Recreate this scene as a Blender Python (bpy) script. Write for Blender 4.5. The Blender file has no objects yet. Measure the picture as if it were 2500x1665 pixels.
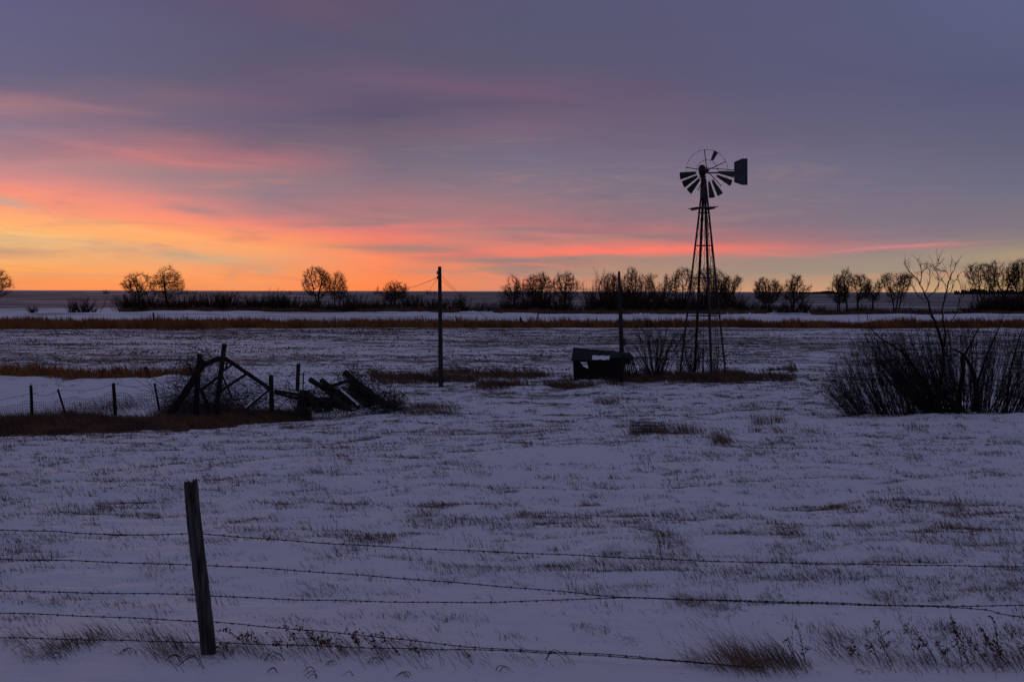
import bpy, math, random
import numpy as np
from mathutils import Matrix, Vector

# ------------------------------------------------------------------ camera
S = bpy.context.scene
COL = S.collection
FPX = 2431.0                     # focal length in pixels of the 2500 px wide photograph
CAMZ = 3.8
TH = math.atan(121.5 / FPX)      # pitch down
RO = 0.0022                      # tiny roll
Fv = np.array([0, math.cos(TH), -math.sin(TH)])
R0 = np.array([1.0, 0, 0]); U0 = np.array([0, math.sin(TH), math.cos(TH)])
Rv = R0 * math.cos(RO) + U0 * math.sin(RO)
Uv = U0 * math.cos(RO) - R0 * math.sin(RO)
CP = np.array([0, 0, CAMZ])
cam_d = bpy.data.cameras.new("camera")
cam = bpy.data.objects.new("camera", cam_d)
COL.objects.link(cam)
M = Matrix(((Rv[0], Uv[0], -Fv[0], 0), (Rv[1], Uv[1], -Fv[1], 0), (Rv[2], Uv[2], -Fv[2], CAMZ), (0, 0, 0, 1)))
cam.matrix_world = M
cam_d.sensor_width = 36
cam_d.lens = FPX / 2500 * 36
cam_d.clip_start = 0.1
cam_d.clip_end = 30000
S.camera = cam

def ray(px, py):
    return Fv * FPX + Rv * (px - 1250) - Uv * (py - 832.5)
def P(px, py, D):                # the point at forward distance D seen at that place of the photograph
    d = ray(px, py)
    return CP + d * (D / d[1])
V = 1 / 0.9416                   # the enlarged view's pixels to photograph pixels

# ------------------------------------------------------------------ world: dusk sky
S.view_settings.view_transform = 'Standard'
S.view_settings.look = 'None'
S.view_settings.exposure = 0.0
S.view_settings.gamma = 1.0
W = bpy.data.worlds.new("World"); S.world = W; W.use_nodes = True
def lin(c):
    return tuple(((v / 255) / 12.92 if v / 255 <= 0.04045 else ((v / 255 + 0.055) / 1.055) ** 2.4) for v in c)
def az_e(px, py):
    d = ray(px, py)
    return math.atan2(d[0], d[1]), d[2] / math.hypot(d[0], d[1])

class NT:
    def __init__(s, tree):
        s.t = tree; s.t.nodes.clear()
    def n(s, typ, **kw):
        o = s.t.nodes.new(typ)
        for k, v in kw.items(): setattr(o, k, v)
        return o
    def l(s, a, b): s.t.links.new(a, b)
    def put(s, sock, v):
        if isinstance(v, bpy.types.NodeSocket): s.l(v, sock)
        else: sock.default_value = v
    def m(s, op, a, b=0.0, c=0.0, clamp=False):
        o = s.n('ShaderNodeMath', operation=op, use_clamp=clamp)
        s.put(o.inputs[0], a); s.put(o.inputs[1], b); s.put(o.inputs[2], c)
        return o.outputs[0]
    def mr(s, x, a, b, c=0.0, d=1.0, smooth=True):
        o = s.n('ShaderNodeMapRange', interpolation_type='SMOOTHSTEP' if smooth else 'LINEAR')
        s.put(o.inputs[0], x)
        for i, v in enumerate((a, b, c, d)): s.put(o.inputs[i + 1], v)
        return o.outputs[0]
    def mix(s, f, a, b):
        o = s.n('ShaderNodeMix', data_type='RGBA')
        s.put(o.inputs[0], f)
        for i, v in ((6, a), (7, b)):
            if isinstance(v, tuple): v = (*v[:3], 1)
            s.put(o.inputs[i], v)
        return o.outputs[2]
    def comb(s, x, y, z):
        o = s.n('ShaderNodeCombineXYZ')
        for i, v in enumerate((x, y, z)): s.put(o.inputs[i], v)
        return o.outputs[0]
    def noise(s, vec, scale, detail=4.0, rough=0.5, dist=0.0):
        o = s.n('ShaderNodeTexNoise')
        s.l(vec, o.inputs['Vector'])
        o.inputs['Scale'].default_value = scale; o.inputs['Detail'].default_value = detail
        o.inputs['Roughness'].default_value = rough; o.inputs['Distortion'].default_value = dist
        return o.outputs[0]
    def ramp(s, x, stops):
        o = s.n('ShaderNodeValToRGB')
        el = o.color_ramp.elements
        stops = sorted(stops, key=lambda q: q[0])
        el[0].position, el[0].color = stops[0][0], (*stops[0][1], 1)
        el[1].position, el[1].color = stops[-1][0], (*stops[-1][1], 1)
        for p, c in stops[1:-1]:
            e = el.new(p); e.color = (*c, 1)
        s.put(o.inputs[0], x)
        return o.outputs[0]

w = NT(W.node_tree)
tc = w.n('ShaderNodeTexCoord').outputs['Generated']
sep = w.n('ShaderNodeSeparateXYZ'); w.l(tc, sep.inputs[0])
X, Y, Z = sep.outputs
hyp = w.m('SQRT', w.m('ADD', w.m('MULTIPLY', X, X), w.m('MULTIPLY', Y, Y)))
E0 = w.m('DIVIDE', Z, w.m('MAXIMUM', hyp, 0.02))
A0 = w.m('ARCTAN2', X, Y)
# wispy distortion of the cloud coordinates, stronger higher up
nv = w.comb(w.m('MULTIPLY', A0, 3.0), w.m('MULTIPLY', E0, 22.0), 3.7)
nv2 = w.comb(w.m('MULTIPLY', A0, 11.0), w.m('MULTIPLY', E0, 90.0), 1.3)
n1 = w.m('SUBTRACT', w.noise(nv, 1.0, 5, 0.55, 0.4), 0.5)
n2 = w.m('SUBTRACT', w.noise(nv2, 1.0, 5, 0.6, 0.6), 0.5)
amp = w.mr(E0, 0.0, 0.22, 0.013, 0.026, False)
E = w.m('ADD', E0, w.m('ADD', w.m('MULTIPLY', n1, amp), w.m('MULTIPLY', n2, w.m('MULTIPLY', amp, 0.55))))
E = w.m('MAXIMUM', E, 0.0)
A = w.m('ADD', A0, w.m('MULTIPLY', n1, 0.05))
EMAX = 0.34
cols = {
 20: [(0,(98,94,130)),(92,(100,98,130)),(190,(106,100,128)),(228,(126,106,128)),(262,(164,122,130)),(298,(134,116,138)),(335,(158,124,138)),(390,(192,138,140)),(430,(204,138,137)),(452,(228,144,136)),(473,(250,148,126)),(519,(255,165,120)),(551,(255,180,112)),(585,(246,190,124)),(612,(236,176,122)),(640,(246,176,112)),(657,(255,170,92)),(680,(246,154,92)),(704,(255,148,88))],
 420: [(0,(94,88,118)),(90,(96,92,120)),(180,(100,94,120)),(232,(122,102,120)),(290,(114,102,124)),(335,(150,110,124)),(385,(186,122,126)),(425,(160,128,134)),(470,(180,132,134)),(502,(232,140,128)),(530,(252,148,118)),(575,(255,172,108)),(605,(253,172,112)),(640,(236,168,116)),(668,(255,164,100)),(704,(255,150,84))],
 650: [(0,(96,84,112)),(100,(92,87,114)),(180,(99,90,114)),(240,(114,94,117)),(290,(106,95,119)),(345,(122,100,118)),(395,(172,116,124)),(440,(150,122,130)),(480,(152,124,134)),(520,(184,128,130)),(545,(240,136,120)),(580,(255,158,106)),(610,(252,166,108)),(640,(236,160,116)),(662,(240,156,104)),(690,(255,152,92)),(710,(255,146,84))],
 930: [(0,(94,84,110)),(120,(92,87,112)),(190,(106,90,113)),(280,(93,86,112)),(330,(114,97,115)),(400,(120,108,125)),(450,(136,114,127)),(500,(168,120,127)),(532,(158,122,126)),(556,(226,124,118)),(585,(244,128,106)),(605,(200,128,112)),(630,(252,138,98)),(680,(255,138,84)),(710,(255,132,72))],
 1250: [(0,(88,86,115)),(70,(88,88,115)),(150,(92,88,112)),(207,(107,90,114)),(257,(100,88,112)),(312,(121,100,120)),(367,(116,108,128)),(413,(122,112,130)),(459,(134,117,131)),(496,(152,120,128)),(528,(176,122,125)),(556,(196,124,122)),(579,(170,130,125)),(606,(228,130,114)),(629,(170,135,121)),(647,(208,136,112)),(665,(178,140,120)),(690,(226,138,106)),(704,(208,140,112))],
 1600: [(0,(88,87,117)),(150,(90,88,115)),(220,(100,89,115)),(330,(108,97,120)),(400,(117,108,129)),(470,(128,114,130)),(530,(146,117,127)),(560,(180,120,122)),(580,(160,124,122)),(612,(248,126,112)),(632,(166,134,122)),(665,(176,140,120)),(700,(200,146,116))],
 1800: [(0,(88,88,120)),(200,(92,90,118)),(330,(104,96,120)),(400,(116,108,130)),(480,(128,115,130)),(540,(140,115,126)),(585,(176,118,120)),(612,(206,124,118)),(632,(164,135,124)),(665,(160,140,125)),(690,(184,145,120)),(708,(206,152,116))],
 2150: [(0,(90,92,125)),(200,(90,90,120)),(330,(100,98,122)),(450,(115,110,130)),(540,(129,115,130)),(585,(142,119,130)),(606,(170,128,128)),(622,(150,134,130)),(670,(164,146,125)),(708,(210,160,120))],
 2480: [(0,(92,96,130)),(200,(88,90,122)),(350,(98,98,122)),(450,(110,108,128)),(560,(130,118,128)),(592,(143,129,124)),(630,(170,149,120)),(656,(168,142,120)),(680,(182,152,115)),(708,(206,164,120))],
}
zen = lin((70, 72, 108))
prev = None; colr = None
for px in sorted(cols):
    st = []
    for py, c in cols[px]:
        a, e = az_e(px, py)
        st.append((max(e, 0) / EMAX, lin(c)))
    a = az_e(px, 600)[0]
    r = w.ramp(w.m('DIVIDE', E, EMAX), st)
    colr = r if colr is None else w.mix(w.mr(A, prev, a, 0, 1, False), colr, r)
    prev = a
def blob(px, py, hw, hh, tilt, col, k):
    """a soft streak of cloud at that bearing and height; tilt = slope down to the right"""
    global colr
    a, e = az_e(px, py)
    da = w.m('SUBTRACT', A, a)
    de = w.m('ADD', w.m('SUBTRACT', E, e), w.m('MULTIPLY', da, tilt))
    q = w.m('ADD', w.m('POWER', w.m('DIVIDE', w.m('ABSOLUTE', da), hw / FPX), 2.0),
            w.m('POWER', w.m('DIVIDE', w.m('ABSOLUTE', de), hh / FPX), 2.0))
    f = w.m('MULTIPLY', w.m('EXPONENT', w.m('MULTIPLY', q, -1.0)), k)
    colr = w.mix(f, colr, lin(col))
for b in [
    (1480, 612, 330, 8, -0.02, (252,124,106), 1.0), (1330, 580, 200, 5, -0.03, (206,124,120), 0.7),
    (1150, 615, 130, 6, -0.10, (245,128,108), 0.8), (1000, 605, 150, 7, 0.0, (165,130,122), 0.85),
    (1280, 632, 170, 5, -0.02, (160,132,122), 0.8), (1330, 645, 60, 4, 0.1, (245,134,108), 0.7),
    (1180, 668, 110, 7, 0.15, (250,135,104), 0.7), (1250, 655, 150, 6, -0.05, (168,138,120), 0.6),
    (860, 545, 150, 6, -0.02, (152,124,127), 0.7), (1160, 562, 180, 7, 0.0, (160,126,126), 0.6),
    (930, 525, 160, 5, 0.05, (200,126,124), 0.4), (480, 511, 70, 9, 0.10, (170,132,132), 0.8),
    (10, 496, 48, 8, 0.12, (204,166,148), 0.9), (470, 632, 110, 10, 0.08, (204,172,136), 0.85),
    (230, 600, 160, 8, 0.05, (236,186,138), 0.6), (640, 669, 32, 6, 0.05, (205,160,130), 0.8),
    (180, 672, 130, 5, 0.03, (224,160,120), 0.6), (600, 702, 120, 4, 0.0, (216,158,122), 0.5),
    (2180, 604, 150, 3.5, -0.05, (212,132,134), 0.85), (1870, 618, 100, 4, 0.06, (222,128,124), 0.6),
    (2330, 655, 130, 4, 0.0, (158,138,124), 0.7), (2300, 672, 260, 5, -0.02, (206,146,124), 0.6),
    (60, 590, 130, 22, 0.02, (248,206,140), 0.3), (350, 560, 260, 10, 0.1, (255,186,120), 0.5),
    (700, 600, 280, 14, 0.16, (255,148,100), 0.5), (160, 255, 190, 12, 0.05, (168,120,128), 0.4),
    (1080, 205, 260, 18, 0.05, (116,92,114), 0.5), (1300, 235, 260, 12, 0.08, (118,92,114), 0.5),
    (760, 20, 90, 35, 0.1, (108,84,108), 0.5), (400, 300, 260, 16, 0.03, (106,96,122), 0.3),
    (700, 345, 200, 14, 0.06, (112,100,120), 0.3), (420, 395, 170, 12, 0.1, (196,124,126), 0.5),
]: blob(*b)
# thin mottled cloud over everything
n3 = w.noise(w.comb(w.m('MULTIPLY', A0, 5.0), w.m('ADD', w.m('MULTIPLY', E0, 34.0), w.m('MULTIPLY', A0, 2.2)), 9.1), 1.0, 6, .6, .5)
n4 = w.noise(w.comb(w.m('MULTIPLY', A0, 9.0), w.m('MULTIPLY', E0, 75.0), 5.1), 1.0, 6, .6, .8)
low = w.m('MULTIPLY', w.mr(E0, 0.07, 0.20, 1, 0), w.mr(A0, .15, .4, 1, .35))
colr = w.mix(w.m('MULTIPLY', w.mr(n3, .50, .72), w.m('ADD', .10, w.m('MULTIPLY', low, .20))), colr, lin((112, 100, 124)))
colr = w.mix(w.m('MULTIPLY', w.mr(n4, .52, .70), w.m('MULTIPLY', low, .26)), colr, lin((172, 138, 128)))
colr = w.mix(w.m('MULTIPLY', w.mr(n4, .46, .30), w.m('MULTIPLY', w.m('MULTIPLY', low, w.mr(A0, -.1, .25, 1, .25)), .18)), colr, lin((250, 146, 112)))
# sky above the picture, and the side of the sky away from the sunset
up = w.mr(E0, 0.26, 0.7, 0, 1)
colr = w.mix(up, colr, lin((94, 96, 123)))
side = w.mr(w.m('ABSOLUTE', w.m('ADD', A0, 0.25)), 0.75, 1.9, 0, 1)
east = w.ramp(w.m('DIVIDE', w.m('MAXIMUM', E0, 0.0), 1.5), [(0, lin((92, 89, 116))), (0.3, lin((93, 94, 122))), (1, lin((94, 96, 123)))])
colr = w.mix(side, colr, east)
colr = w.mix(w.mr(Z, -0.02, -0.001, 1, 0), colr, lin((40, 38, 50)))
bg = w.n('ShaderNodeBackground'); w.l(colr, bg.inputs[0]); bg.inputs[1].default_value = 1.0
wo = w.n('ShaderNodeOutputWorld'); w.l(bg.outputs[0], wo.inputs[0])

# the last glow of the sun that has just set, lower left
sd = bpy.data.lights.new("sun", 'SUN'); sd.energy = 0.05; sd.angle = math.radians(14); sd.color = (1.0, 0.5, 0.36)
so = bpy.data.objects.new("sun", sd); COL.objects.link(so)
sdir = Vector((math.sin(-0.33) * math.cos(0.05), math.cos(-0.33) * math.cos(0.05), math.sin(0.05)))
so.rotation_euler = sdir.to_track_quat('Z', 'Y').to_euler()

# ------------------------------------------------------------------ helpers
rng = np.random.default_rng(7)
random.seed(7)
def hsh(ix, iy, s):
    n = (ix.astype(np.int64) * 374761393 + iy.astype(np.int64) * 668265263 + s * 1442695041) & 0xffffffff
    n = ((n ^ (n >> 13)) * 1274126177) & 0xffffffff
    return ((n ^ (n >> 16)) & 0xffff) / 65535.0
def vnoise(x, y, s=0):
    x = np.asarray(x, float); y = np.asarray(y, float)
    ix = np.floor(x); iy = np.floor(y); fx = x - ix; fy = y - iy
    fx = fx * fx * fx * (fx * (fx * 6 - 15) + 10); fy = fy * fy * fy * (fy * (fy * 6 - 15) + 10)
    a = hsh(ix, iy, s); b = hsh(ix + 1, iy, s); c = hsh(ix, iy + 1, s); d = hsh(ix + 1, iy + 1, s)
    return (a + (b - a) * fx) * (1 - fy) + (c + (d - c) * fx) * fy - 0.5
def fbm(x, y, s=0, o=4, g=0.5):
    t = 0; a = 1.0
    for i in range(o):
        t = t + a * vnoise(x * 2 ** i + 17.3 * i, y * 2 ** i - 9.1 * i, s + i); a *= g
    return t
def sst(x, a, b):
    t = np.clip((x - a) / (b - a), 0, 1); return t * t * (3 - 2 * t)
def gs(x, c, wd): return np.exp(-((x - c) / wd) ** 2)

_ty = [-60, -8, 0, 2, 4.3, 5.6, 6.6, 7.3, 8.2, 10, 15, 21, 27, 31, 36, 41, 46, 60, 1e6]
_tz = [2.2, 2.2, 2.15, 2.0, 1.42, 1.24, 1.2, 1.17, 1.06, .95, .62, .30, .07, -.10, -.14, .0, .0, 0, 0]
_dy = np.linspace(-60, 80, 2801)
_dz = np.interp(_dy, _ty, _tz)
_k = np.hanning(23); _k /= _k.sum()
_dz[12:-12] = np.convolve(_dz, _k, 'same')[12:-12]
def H(x, y):
    x = np.asarray(x, float); y = np.asarray(y, float)
    z = np.interp(y, _dy, _dz)
    z = z + 0.0165 * np.clip(x, -22, 22) * gs(y, 27.5, 9)
    lf = sst(-x, 3, 8)
    z = z - 0.16 * lf * gs(y, 30, 1.8)                                  # grassy hollow
    cr = 42.5 + 1.2 * fbm(x * 0.12, x * 0 + 3, 5, 2)
    z = z + lf * (0.20 + 0.55 * fbm(x * .45, x * 0 + 1.7, 4, 3)) * gs(y, cr - 0.6, 1.6)  # drift along the creek bank
    z = z - 0.35 * lf * gs(y, 34.5, 3.0)
    md = sst(x, -3, 1) 
    z = z + md * (0.15 + 0.25 * fbm(x * .5, x * 0 + 5.2, 14, 3)) * gs(y, 38.6 + 0.8 * fbm(x * .2, x * 0, 9, 2), 1.0) * (1 - sst(x, 13, 17))
    z = z + sst(x, 7, 10) * 0.12 * gs(y, 26.8, 1.3) + 0.13 * gs(x, 2.2, 2.2) * gs(y, 21.5, 1.2)
    z = z - .10 * sst(x, -.8, .5) * gs(y, 7.3, .9)
    # snow along the fence lying higher in front
    z = z + 0.05 * fbm(x * .7, x * 0 + 2, 31, 3) * gs(y, 6.9, .5)
    near = 1 - sst(y, 44, 70)
    z = z + near * (0.11 * fbm(x * .22, y * .55, 51, 3) + 0.10 * fbm(x * .7, y * 2.0, 61, 4, .6) * sst(y, 6.6, 8)) * (0.12 + 0.88 * sst(y, 6.5, 11))
    far = sst(y, 45, 80)
    z = z + far * 0.10 * fbm(x * .08, y * .2, 71, 3) * (1 - sst(y, 250, 500))
    z = z + sst(y, 128, 150) * (1 - sst(y, 185, 230)) * 0.55 * np.maximum(fbm(x * .1, y * .12, 77, 3), -.1) * 0.9
    z = z + sst(y, 500, 1800) * (2.6 * fbm(x * .0012, y * .0022, 81, 3) + 1.0)
    return z
def hz(x, y): return float(H(np.array([x]), np.array([y]))[0])
def gp(px, py, dmin=5.0, dmax=400):
    d = ray(px, py); d = d / d[1]
    t = np.linspace(math.log(dmin), math.log(dmax), 3000); t = np.exp(t)
    pts = CP + t[:, None] * d
    h = H(pts[:, 0], pts[:, 1]); i = int(np.argmax(pts[:, 2] < h))
    return pts[i] if pts[i, 2] < h[i] else pts[-1]
def gpd(px, D):                  # ground point at that bearing and forward distance
    d = ray(px, 760); p = CP + d * (D / d[1]); return np.array([p[0], D, hz(p[0], D)])

def mat(name, base, rough=0.9, var=None, scale=3.0, spec=0.2, stretch=(1, 1, 1), bump=0.0, bscale=20):
    m = bpy.data.materials.new(name); m.use_nodes = True
    t = NT(m.node_tree)
    b = t.n('ShaderNodeBsdfPrincipled'); o = t.n('ShaderNodeOutputMaterial'); t.l(b.outputs[0], o.inputs[0])
    b.inputs['Roughness'].default_value = rough
    b.inputs['Specular IOR Level'].default_value = spec
    b.inputs['Base Color'].default_value = (*base, 1)
    tcn = t.n('ShaderNodeTexCoord'); mp = t.n('ShaderNodeMapping'); t.l(tcn.outputs['Object'], mp.inputs[0])
    mp.inputs['Scale'].default_value = stretch
    if var:
        n = t.noise(mp.outputs[0], scale, 6, 0.6)
        t.l(t.mix(t.mr(n, 0.35, 0.65), base, var), b.inputs['Base Color'])
    if bump:
        bn = t.n('ShaderNodeBump'); bn.inputs['Strength'].default_value = bump; bn.inputs['Distance'].default_value = 0.02
        t.l(t.noise(mp.outputs[0], bscale, 6, 0.65), bn.inputs['Height']); t.l(bn.outputs[0], b.inputs['Normal'])
    return m
MT = {
 'post': mat('weathered_wood', (.11, .095, .088), .9, (.035, .03, .028), 5, .15, (6, 6, .7), .8, 16),
 'log': mat('dark_timber', (.045, .036, .032), .9, (.016, .013, .012), 3, .1, (2, 2, 2), .6, 12),
 'pole': mat('pole_wood', (.045, .042, .044), .85, (.022, .02, .022), 3, .2, (4, 4, .4), .5, 10),
 'steel': mat('rusty_steel', (.035, .028, .026), .6, (.018, .015, .015), 6, .3),
 'blade': mat('galvanised_blade', (.04, .037, .038), .55, (.02, .018, .018), 4, .35),
 'vane': mat('vane_sheet', (.05, .06, .07), .55, (.018, .02, .025), 2.2, .4),
 'wire': mat('old_wire', (.03, .026, .026), .6, None, 1, .3),
 'bark': mat('bark', (.045, .036, .03), .95, (.025, .02, .018), 2, .05),
 'twig': mat('twigs', (.055, .034, .024), .95, None, 1, .05),
 'willow': mat('willow_bark', (.035, .027, .026), .9, (.02, .016, .016), 2, .1),
 'grass': mat('dead_grass', (.21, .13, .075), .9, (.085, .055, .04), 1.3, .05),
 'tawny': mat('tawny_grass', (.34, .15, .048), .9, (.17, .07, .028), .5, .05),
 'dark_grass': mat('dark_grass', (.20, .115, .07), .9, (.08, .052, .04), .7, .05),
 'weed': mat('dry_weed', (.13, .05, .025), .9, (.05, .03, .018), 9, .05),
 'shed': mat('shed_boards', (.022, .03, .03), .85, (.012, .015, .016), 4, .2, (1, 1, 6), .6, 8),
 'hole': mat('dark_boards', (.012, .011, .012), .95),
 'snowcap': mat('snow_cap', (.78, .8, .86), .7, None, 1, .2, (1, 1, 1), .4, 6),
 'glass': mat('insulator', (.05, .05, .06), .2, None, 1, .5),
}

class MB:
    def __init__(s): s.v = []; s.f = []
    def tube(s, pts, rad, n=6, cap=True):
        pts = [Vector(p) for p in pts]
        if not hasattr(rad, '__len__'): rad = [rad] * len(pts)
        base = len(s.v); ref = None
        for i, p in enumerate(pts):
            t = (pts[min(i + 1, len(pts) - 1)] - pts[max(i - 1, 0)]).normalized()
            if ref is None:
                ref = t.orthogonal().normalized()
            a = (ref - t * ref.dot(t)).normalized(); ref = a; b = t.cross(a)
            for k in range(n):
                q = 2 * math.pi * (k + .5) / n
                s.v.append(p + (a * math.cos(q) + b * math.sin(q)) * rad[i])
        for i in range(len(pts) - 1):
            for k in range(n):
                A_ = base + i * n + k; B_ = base + i * n + (k + 1) % n
                s.f.append((A_, B_, B_ + n, A_ + n))
        if cap:
            s.f.append(tuple(base + k for k in reversed(range(n))))
            s.f.append(tuple(base + (len(pts) - 1) * n + k for k in range(n)))
    def box(s, c, size, rot=None):
        base = len(s.v); c = Vector(c)
        for dx in (-.5, .5):
            for dy in (-.5, .5):
                for dz in (-.5, .5):
                    q = Vector((dx * size[0], dy * size[1], dz * size[2]))
                    if rot is not None: q = rot @ q
                    s.v.append(c + q)
        for f in ((0, 1, 3, 2), (4, 6, 7, 5), (0, 4, 5, 1), (2, 3, 7, 6), (0, 2, 6, 4), (1, 5, 7, 3)):
            s.f.append(tuple(base + i for i in f))
    def beam(s, a, b, wd, th, up=(0, 0, 1)):
        a = Vector(a); b = Vector(b); t = (b - a); L = t.length; t.normalize()
        u = Vector(up)
        if abs(t.dot(u)) > .97: u = Vector((0, 1, 0))
        x = t.cross(u).normalized(); z = x.cross(t)
        rot = Matrix((x, t, z)).transposed()
        s.box((a + b) / 2, (wd, L, th), rot)
    def prism(s, poly, y0, y1):       # polygon in x,z extruded along y
        base = len(s.v); n = len(poly)
        for y in (y0, y1):
            for (x, z) in poly: s.v.append(Vector((x, y, z)))
        s.f.append(tuple(base + k for k in range(n)))
        s.f.append(tuple(base + n + k for k in reversed(range(n))))
        for k in range(n):
            s.f.append((base + k, base + n + k, base + n + (k + 1) % n, base + (k + 1) % n))
    def build(s, name, m, parent=None, loc=None, smooth=False):
        me = bpy.data.meshes.new(name)
        me.from_pydata([tuple(v) for v in s.v], [], s.f); me.update()
        me.materials.append(m)
        if smooth: me.polygons.foreach_set('use_smooth', [True] * len(me.polygons))
        o = bpy.data.objects.new(name, me); COL.objects.link(o)
        if parent is not None: o.parent = parent
        if loc is not None: o.location = loc
        return o
def tag(o, label=None, cat=None, group=None, kind=None):
    if label: o['label'] = label
    if cat: o['category'] = cat
    if group: o['group'] = group
    if kind: o['kind'] = kind
    return o
def empty(name, loc, label, cat, group=None):
    o = bpy.data.objects.new(name, None); COL.objects.link(o); o.location = Vector(tuple(loc))
    o.empty_display_size = .2
    return tag(o, label, cat, group)
def np_mesh(name, verts, loops, starts, totals, m, parent=None, loc=None):
    me = bpy.data.meshes.new(name)
    me.vertices.add(len(verts)); me.vertices.foreach_set('co', np.ascontiguousarray(verts, dtype=np.float32).ravel())
    me.loops.add(len(loops)); me.loops.foreach_set('vertex_index', np.ascontiguousarray(loops, dtype=np.int32))
    me.polygons.add(len(starts)); me.polygons.foreach_set('loop_start', np.ascontiguousarray(starts, dtype=np.int32))
    me.polygons.foreach_set('loop_total', np.ascontiguousarray(totals, dtype=np.int32))
    me.update(calc_edges=True); me.validate()
    me.materials.append(m)
    o = bpy.data.objects.new(name, me); COL.objects.link(o)
    if parent is not None: o.parent = parent
    if loc is not None: o.location = Vector(tuple(loc))
    return o
def quads_mesh(name, verts, quads, m, parent=None, loc=None):
    q = np.asarray(quads, dtype=np.int32)
    return np_mesh(name, verts, q.ravel(), np.arange(len(q)) * 4, np.full(len(q), 4), m, parent, loc)
def segs(name, P0, P1, r0, r1, m, parent=None, loc=None, n=3):
    """many tapered twigs: each segment a small open prism"""
    P0 = np.asarray(P0, float); P1 = np.asarray(P1, float)
    N = len(P0)
    r0 = np.broadcast_to(np.asarray(r0, float), (N,)); r1 = np.broadcast_to(np.asarray(r1, float), (N,))
    t = P1 - P0; t /= np.maximum(np.linalg.norm(t, axis=1, keepdims=True), 1e-6)
    ref = np.where(np.abs(t[:, 2:3]) > .9, np.array([[1., 0, 0]]), np.array([[0., 0, 1]]))
    a = np.cross(t, ref); a /= np.linalg.norm(a, axis=1, keepdims=True); b = np.cross(t, a)
    vs = np.zeros((N, 2 * n, 3))
    for k in range(n):
        q = 2 * math.pi * k / n
        dr = a * math.cos(q) + b * math.sin(q)
        vs[:, k] = P0 - t * (r0 * .3)[:, None] + dr * r0[:, None]
        vs[:, n + k] = P1 + dr * r1[:, None]
    idx = np.arange(N)[:, None] * (2 * n)
    q = []
    for k in range(n):
        k2 = (k + 1) % n
        q.append(np.concatenate([idx + k, idx + k2, idx + n + k2, idx + n + k], axis=1))
    q = np.stack(q, axis=1).reshape(-1, 4)
    return quads_mesh(name, vs.reshape(-1, 3), q, m, parent, loc)

# ------------------------------------------------------------------ ground
def smooth_cover(x, y):
    """how much dead grass litter lies on the ground"""
    n = fbm(x * .5, y * .8, 91, 4)
    c = np.zeros_like(x)
    for z in GRASS_ZONES: c = np.maximum(c, zone_w(z, x, y, 0) * (1 if z[0] in ('far', 'bank') else .05 + .60 * sst(fbm(x * .35, y * .7, 301, 3), -.08, .16)))
    return np.clip(c + n * .9 * (c > .02) - .25 * (c > .02), 0, 1) * 1.0
# zones: (name, left bearing px, right bearing px, front distance (left,right), back distance (left,right), soft)
def bear(x, y): return 1250 + x / np.maximum(y, .1) * FPX / 1.0
GRASS_ZONES = [
 ('far', -900, 1170, (92, 102), (114, 113), 1.2),
 ('far', 1150, 3400, (104, 106), (109, 113), 1.0),
 ('bank', -900, 500, (43.0, 43.4), (46.5, 45.2), .5),
 ('mid', 905, 1080, (37.6, 38.2), (43, 44.5), 1.3),
 ('mid', 1060, 1500, (38.2, 38.9), (46.5, 45.5), 1.3),
 ('mid', 1480, 1950, (41.6, 42.8), (46.5, 48.5), 1.3),
 ('under', 280, 1125, (177, 176), (190, 190), 3), ('under', 1140, 1880, (172, 168), (190, 186), 3), ('under', 1870, 3000, (166, 164), (182, 180), 3),
 ('hollow', -900, 460, (24.5, 29.0), (33.0, 33.0), 1.0),
 ('hollow', 380, 760, (29.4, 31.6), (33.4, 34.0), .9),
]
def zone_w(z, x, y, wob=1.0):
    _, p0, p1, fr, bk, so = z
    if z[0] == 'under': p0, p1 = p0 * V, p1 * V
    b = bear(x, y); u = np.clip((b - p0) / (p1 - p0), 0, 1)
    f = fr[0] + (fr[1] - fr[0]) * u; k = bk[0] + (bk[1] - bk[0]) * u
    wo_ = (fbm(x * .18, y * 0 + p0, 23, 3) * 1.6 + fbm(x * 1.1, y * 0 + p0, 29, 3) * .8) * so
    e = 95.0 if z[0] in ('hollow', 'mid') else 18.0
    return sst(b, p0 - e, p0 + e) * (1 - sst(b, p1 - e, p1 + e)) * sst(y, f + wo_ - so * .3, f + wo_ + so * .3) * (1 - sst(y, k + wo_ - so * .5, k + wo_ + so * .5))

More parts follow.
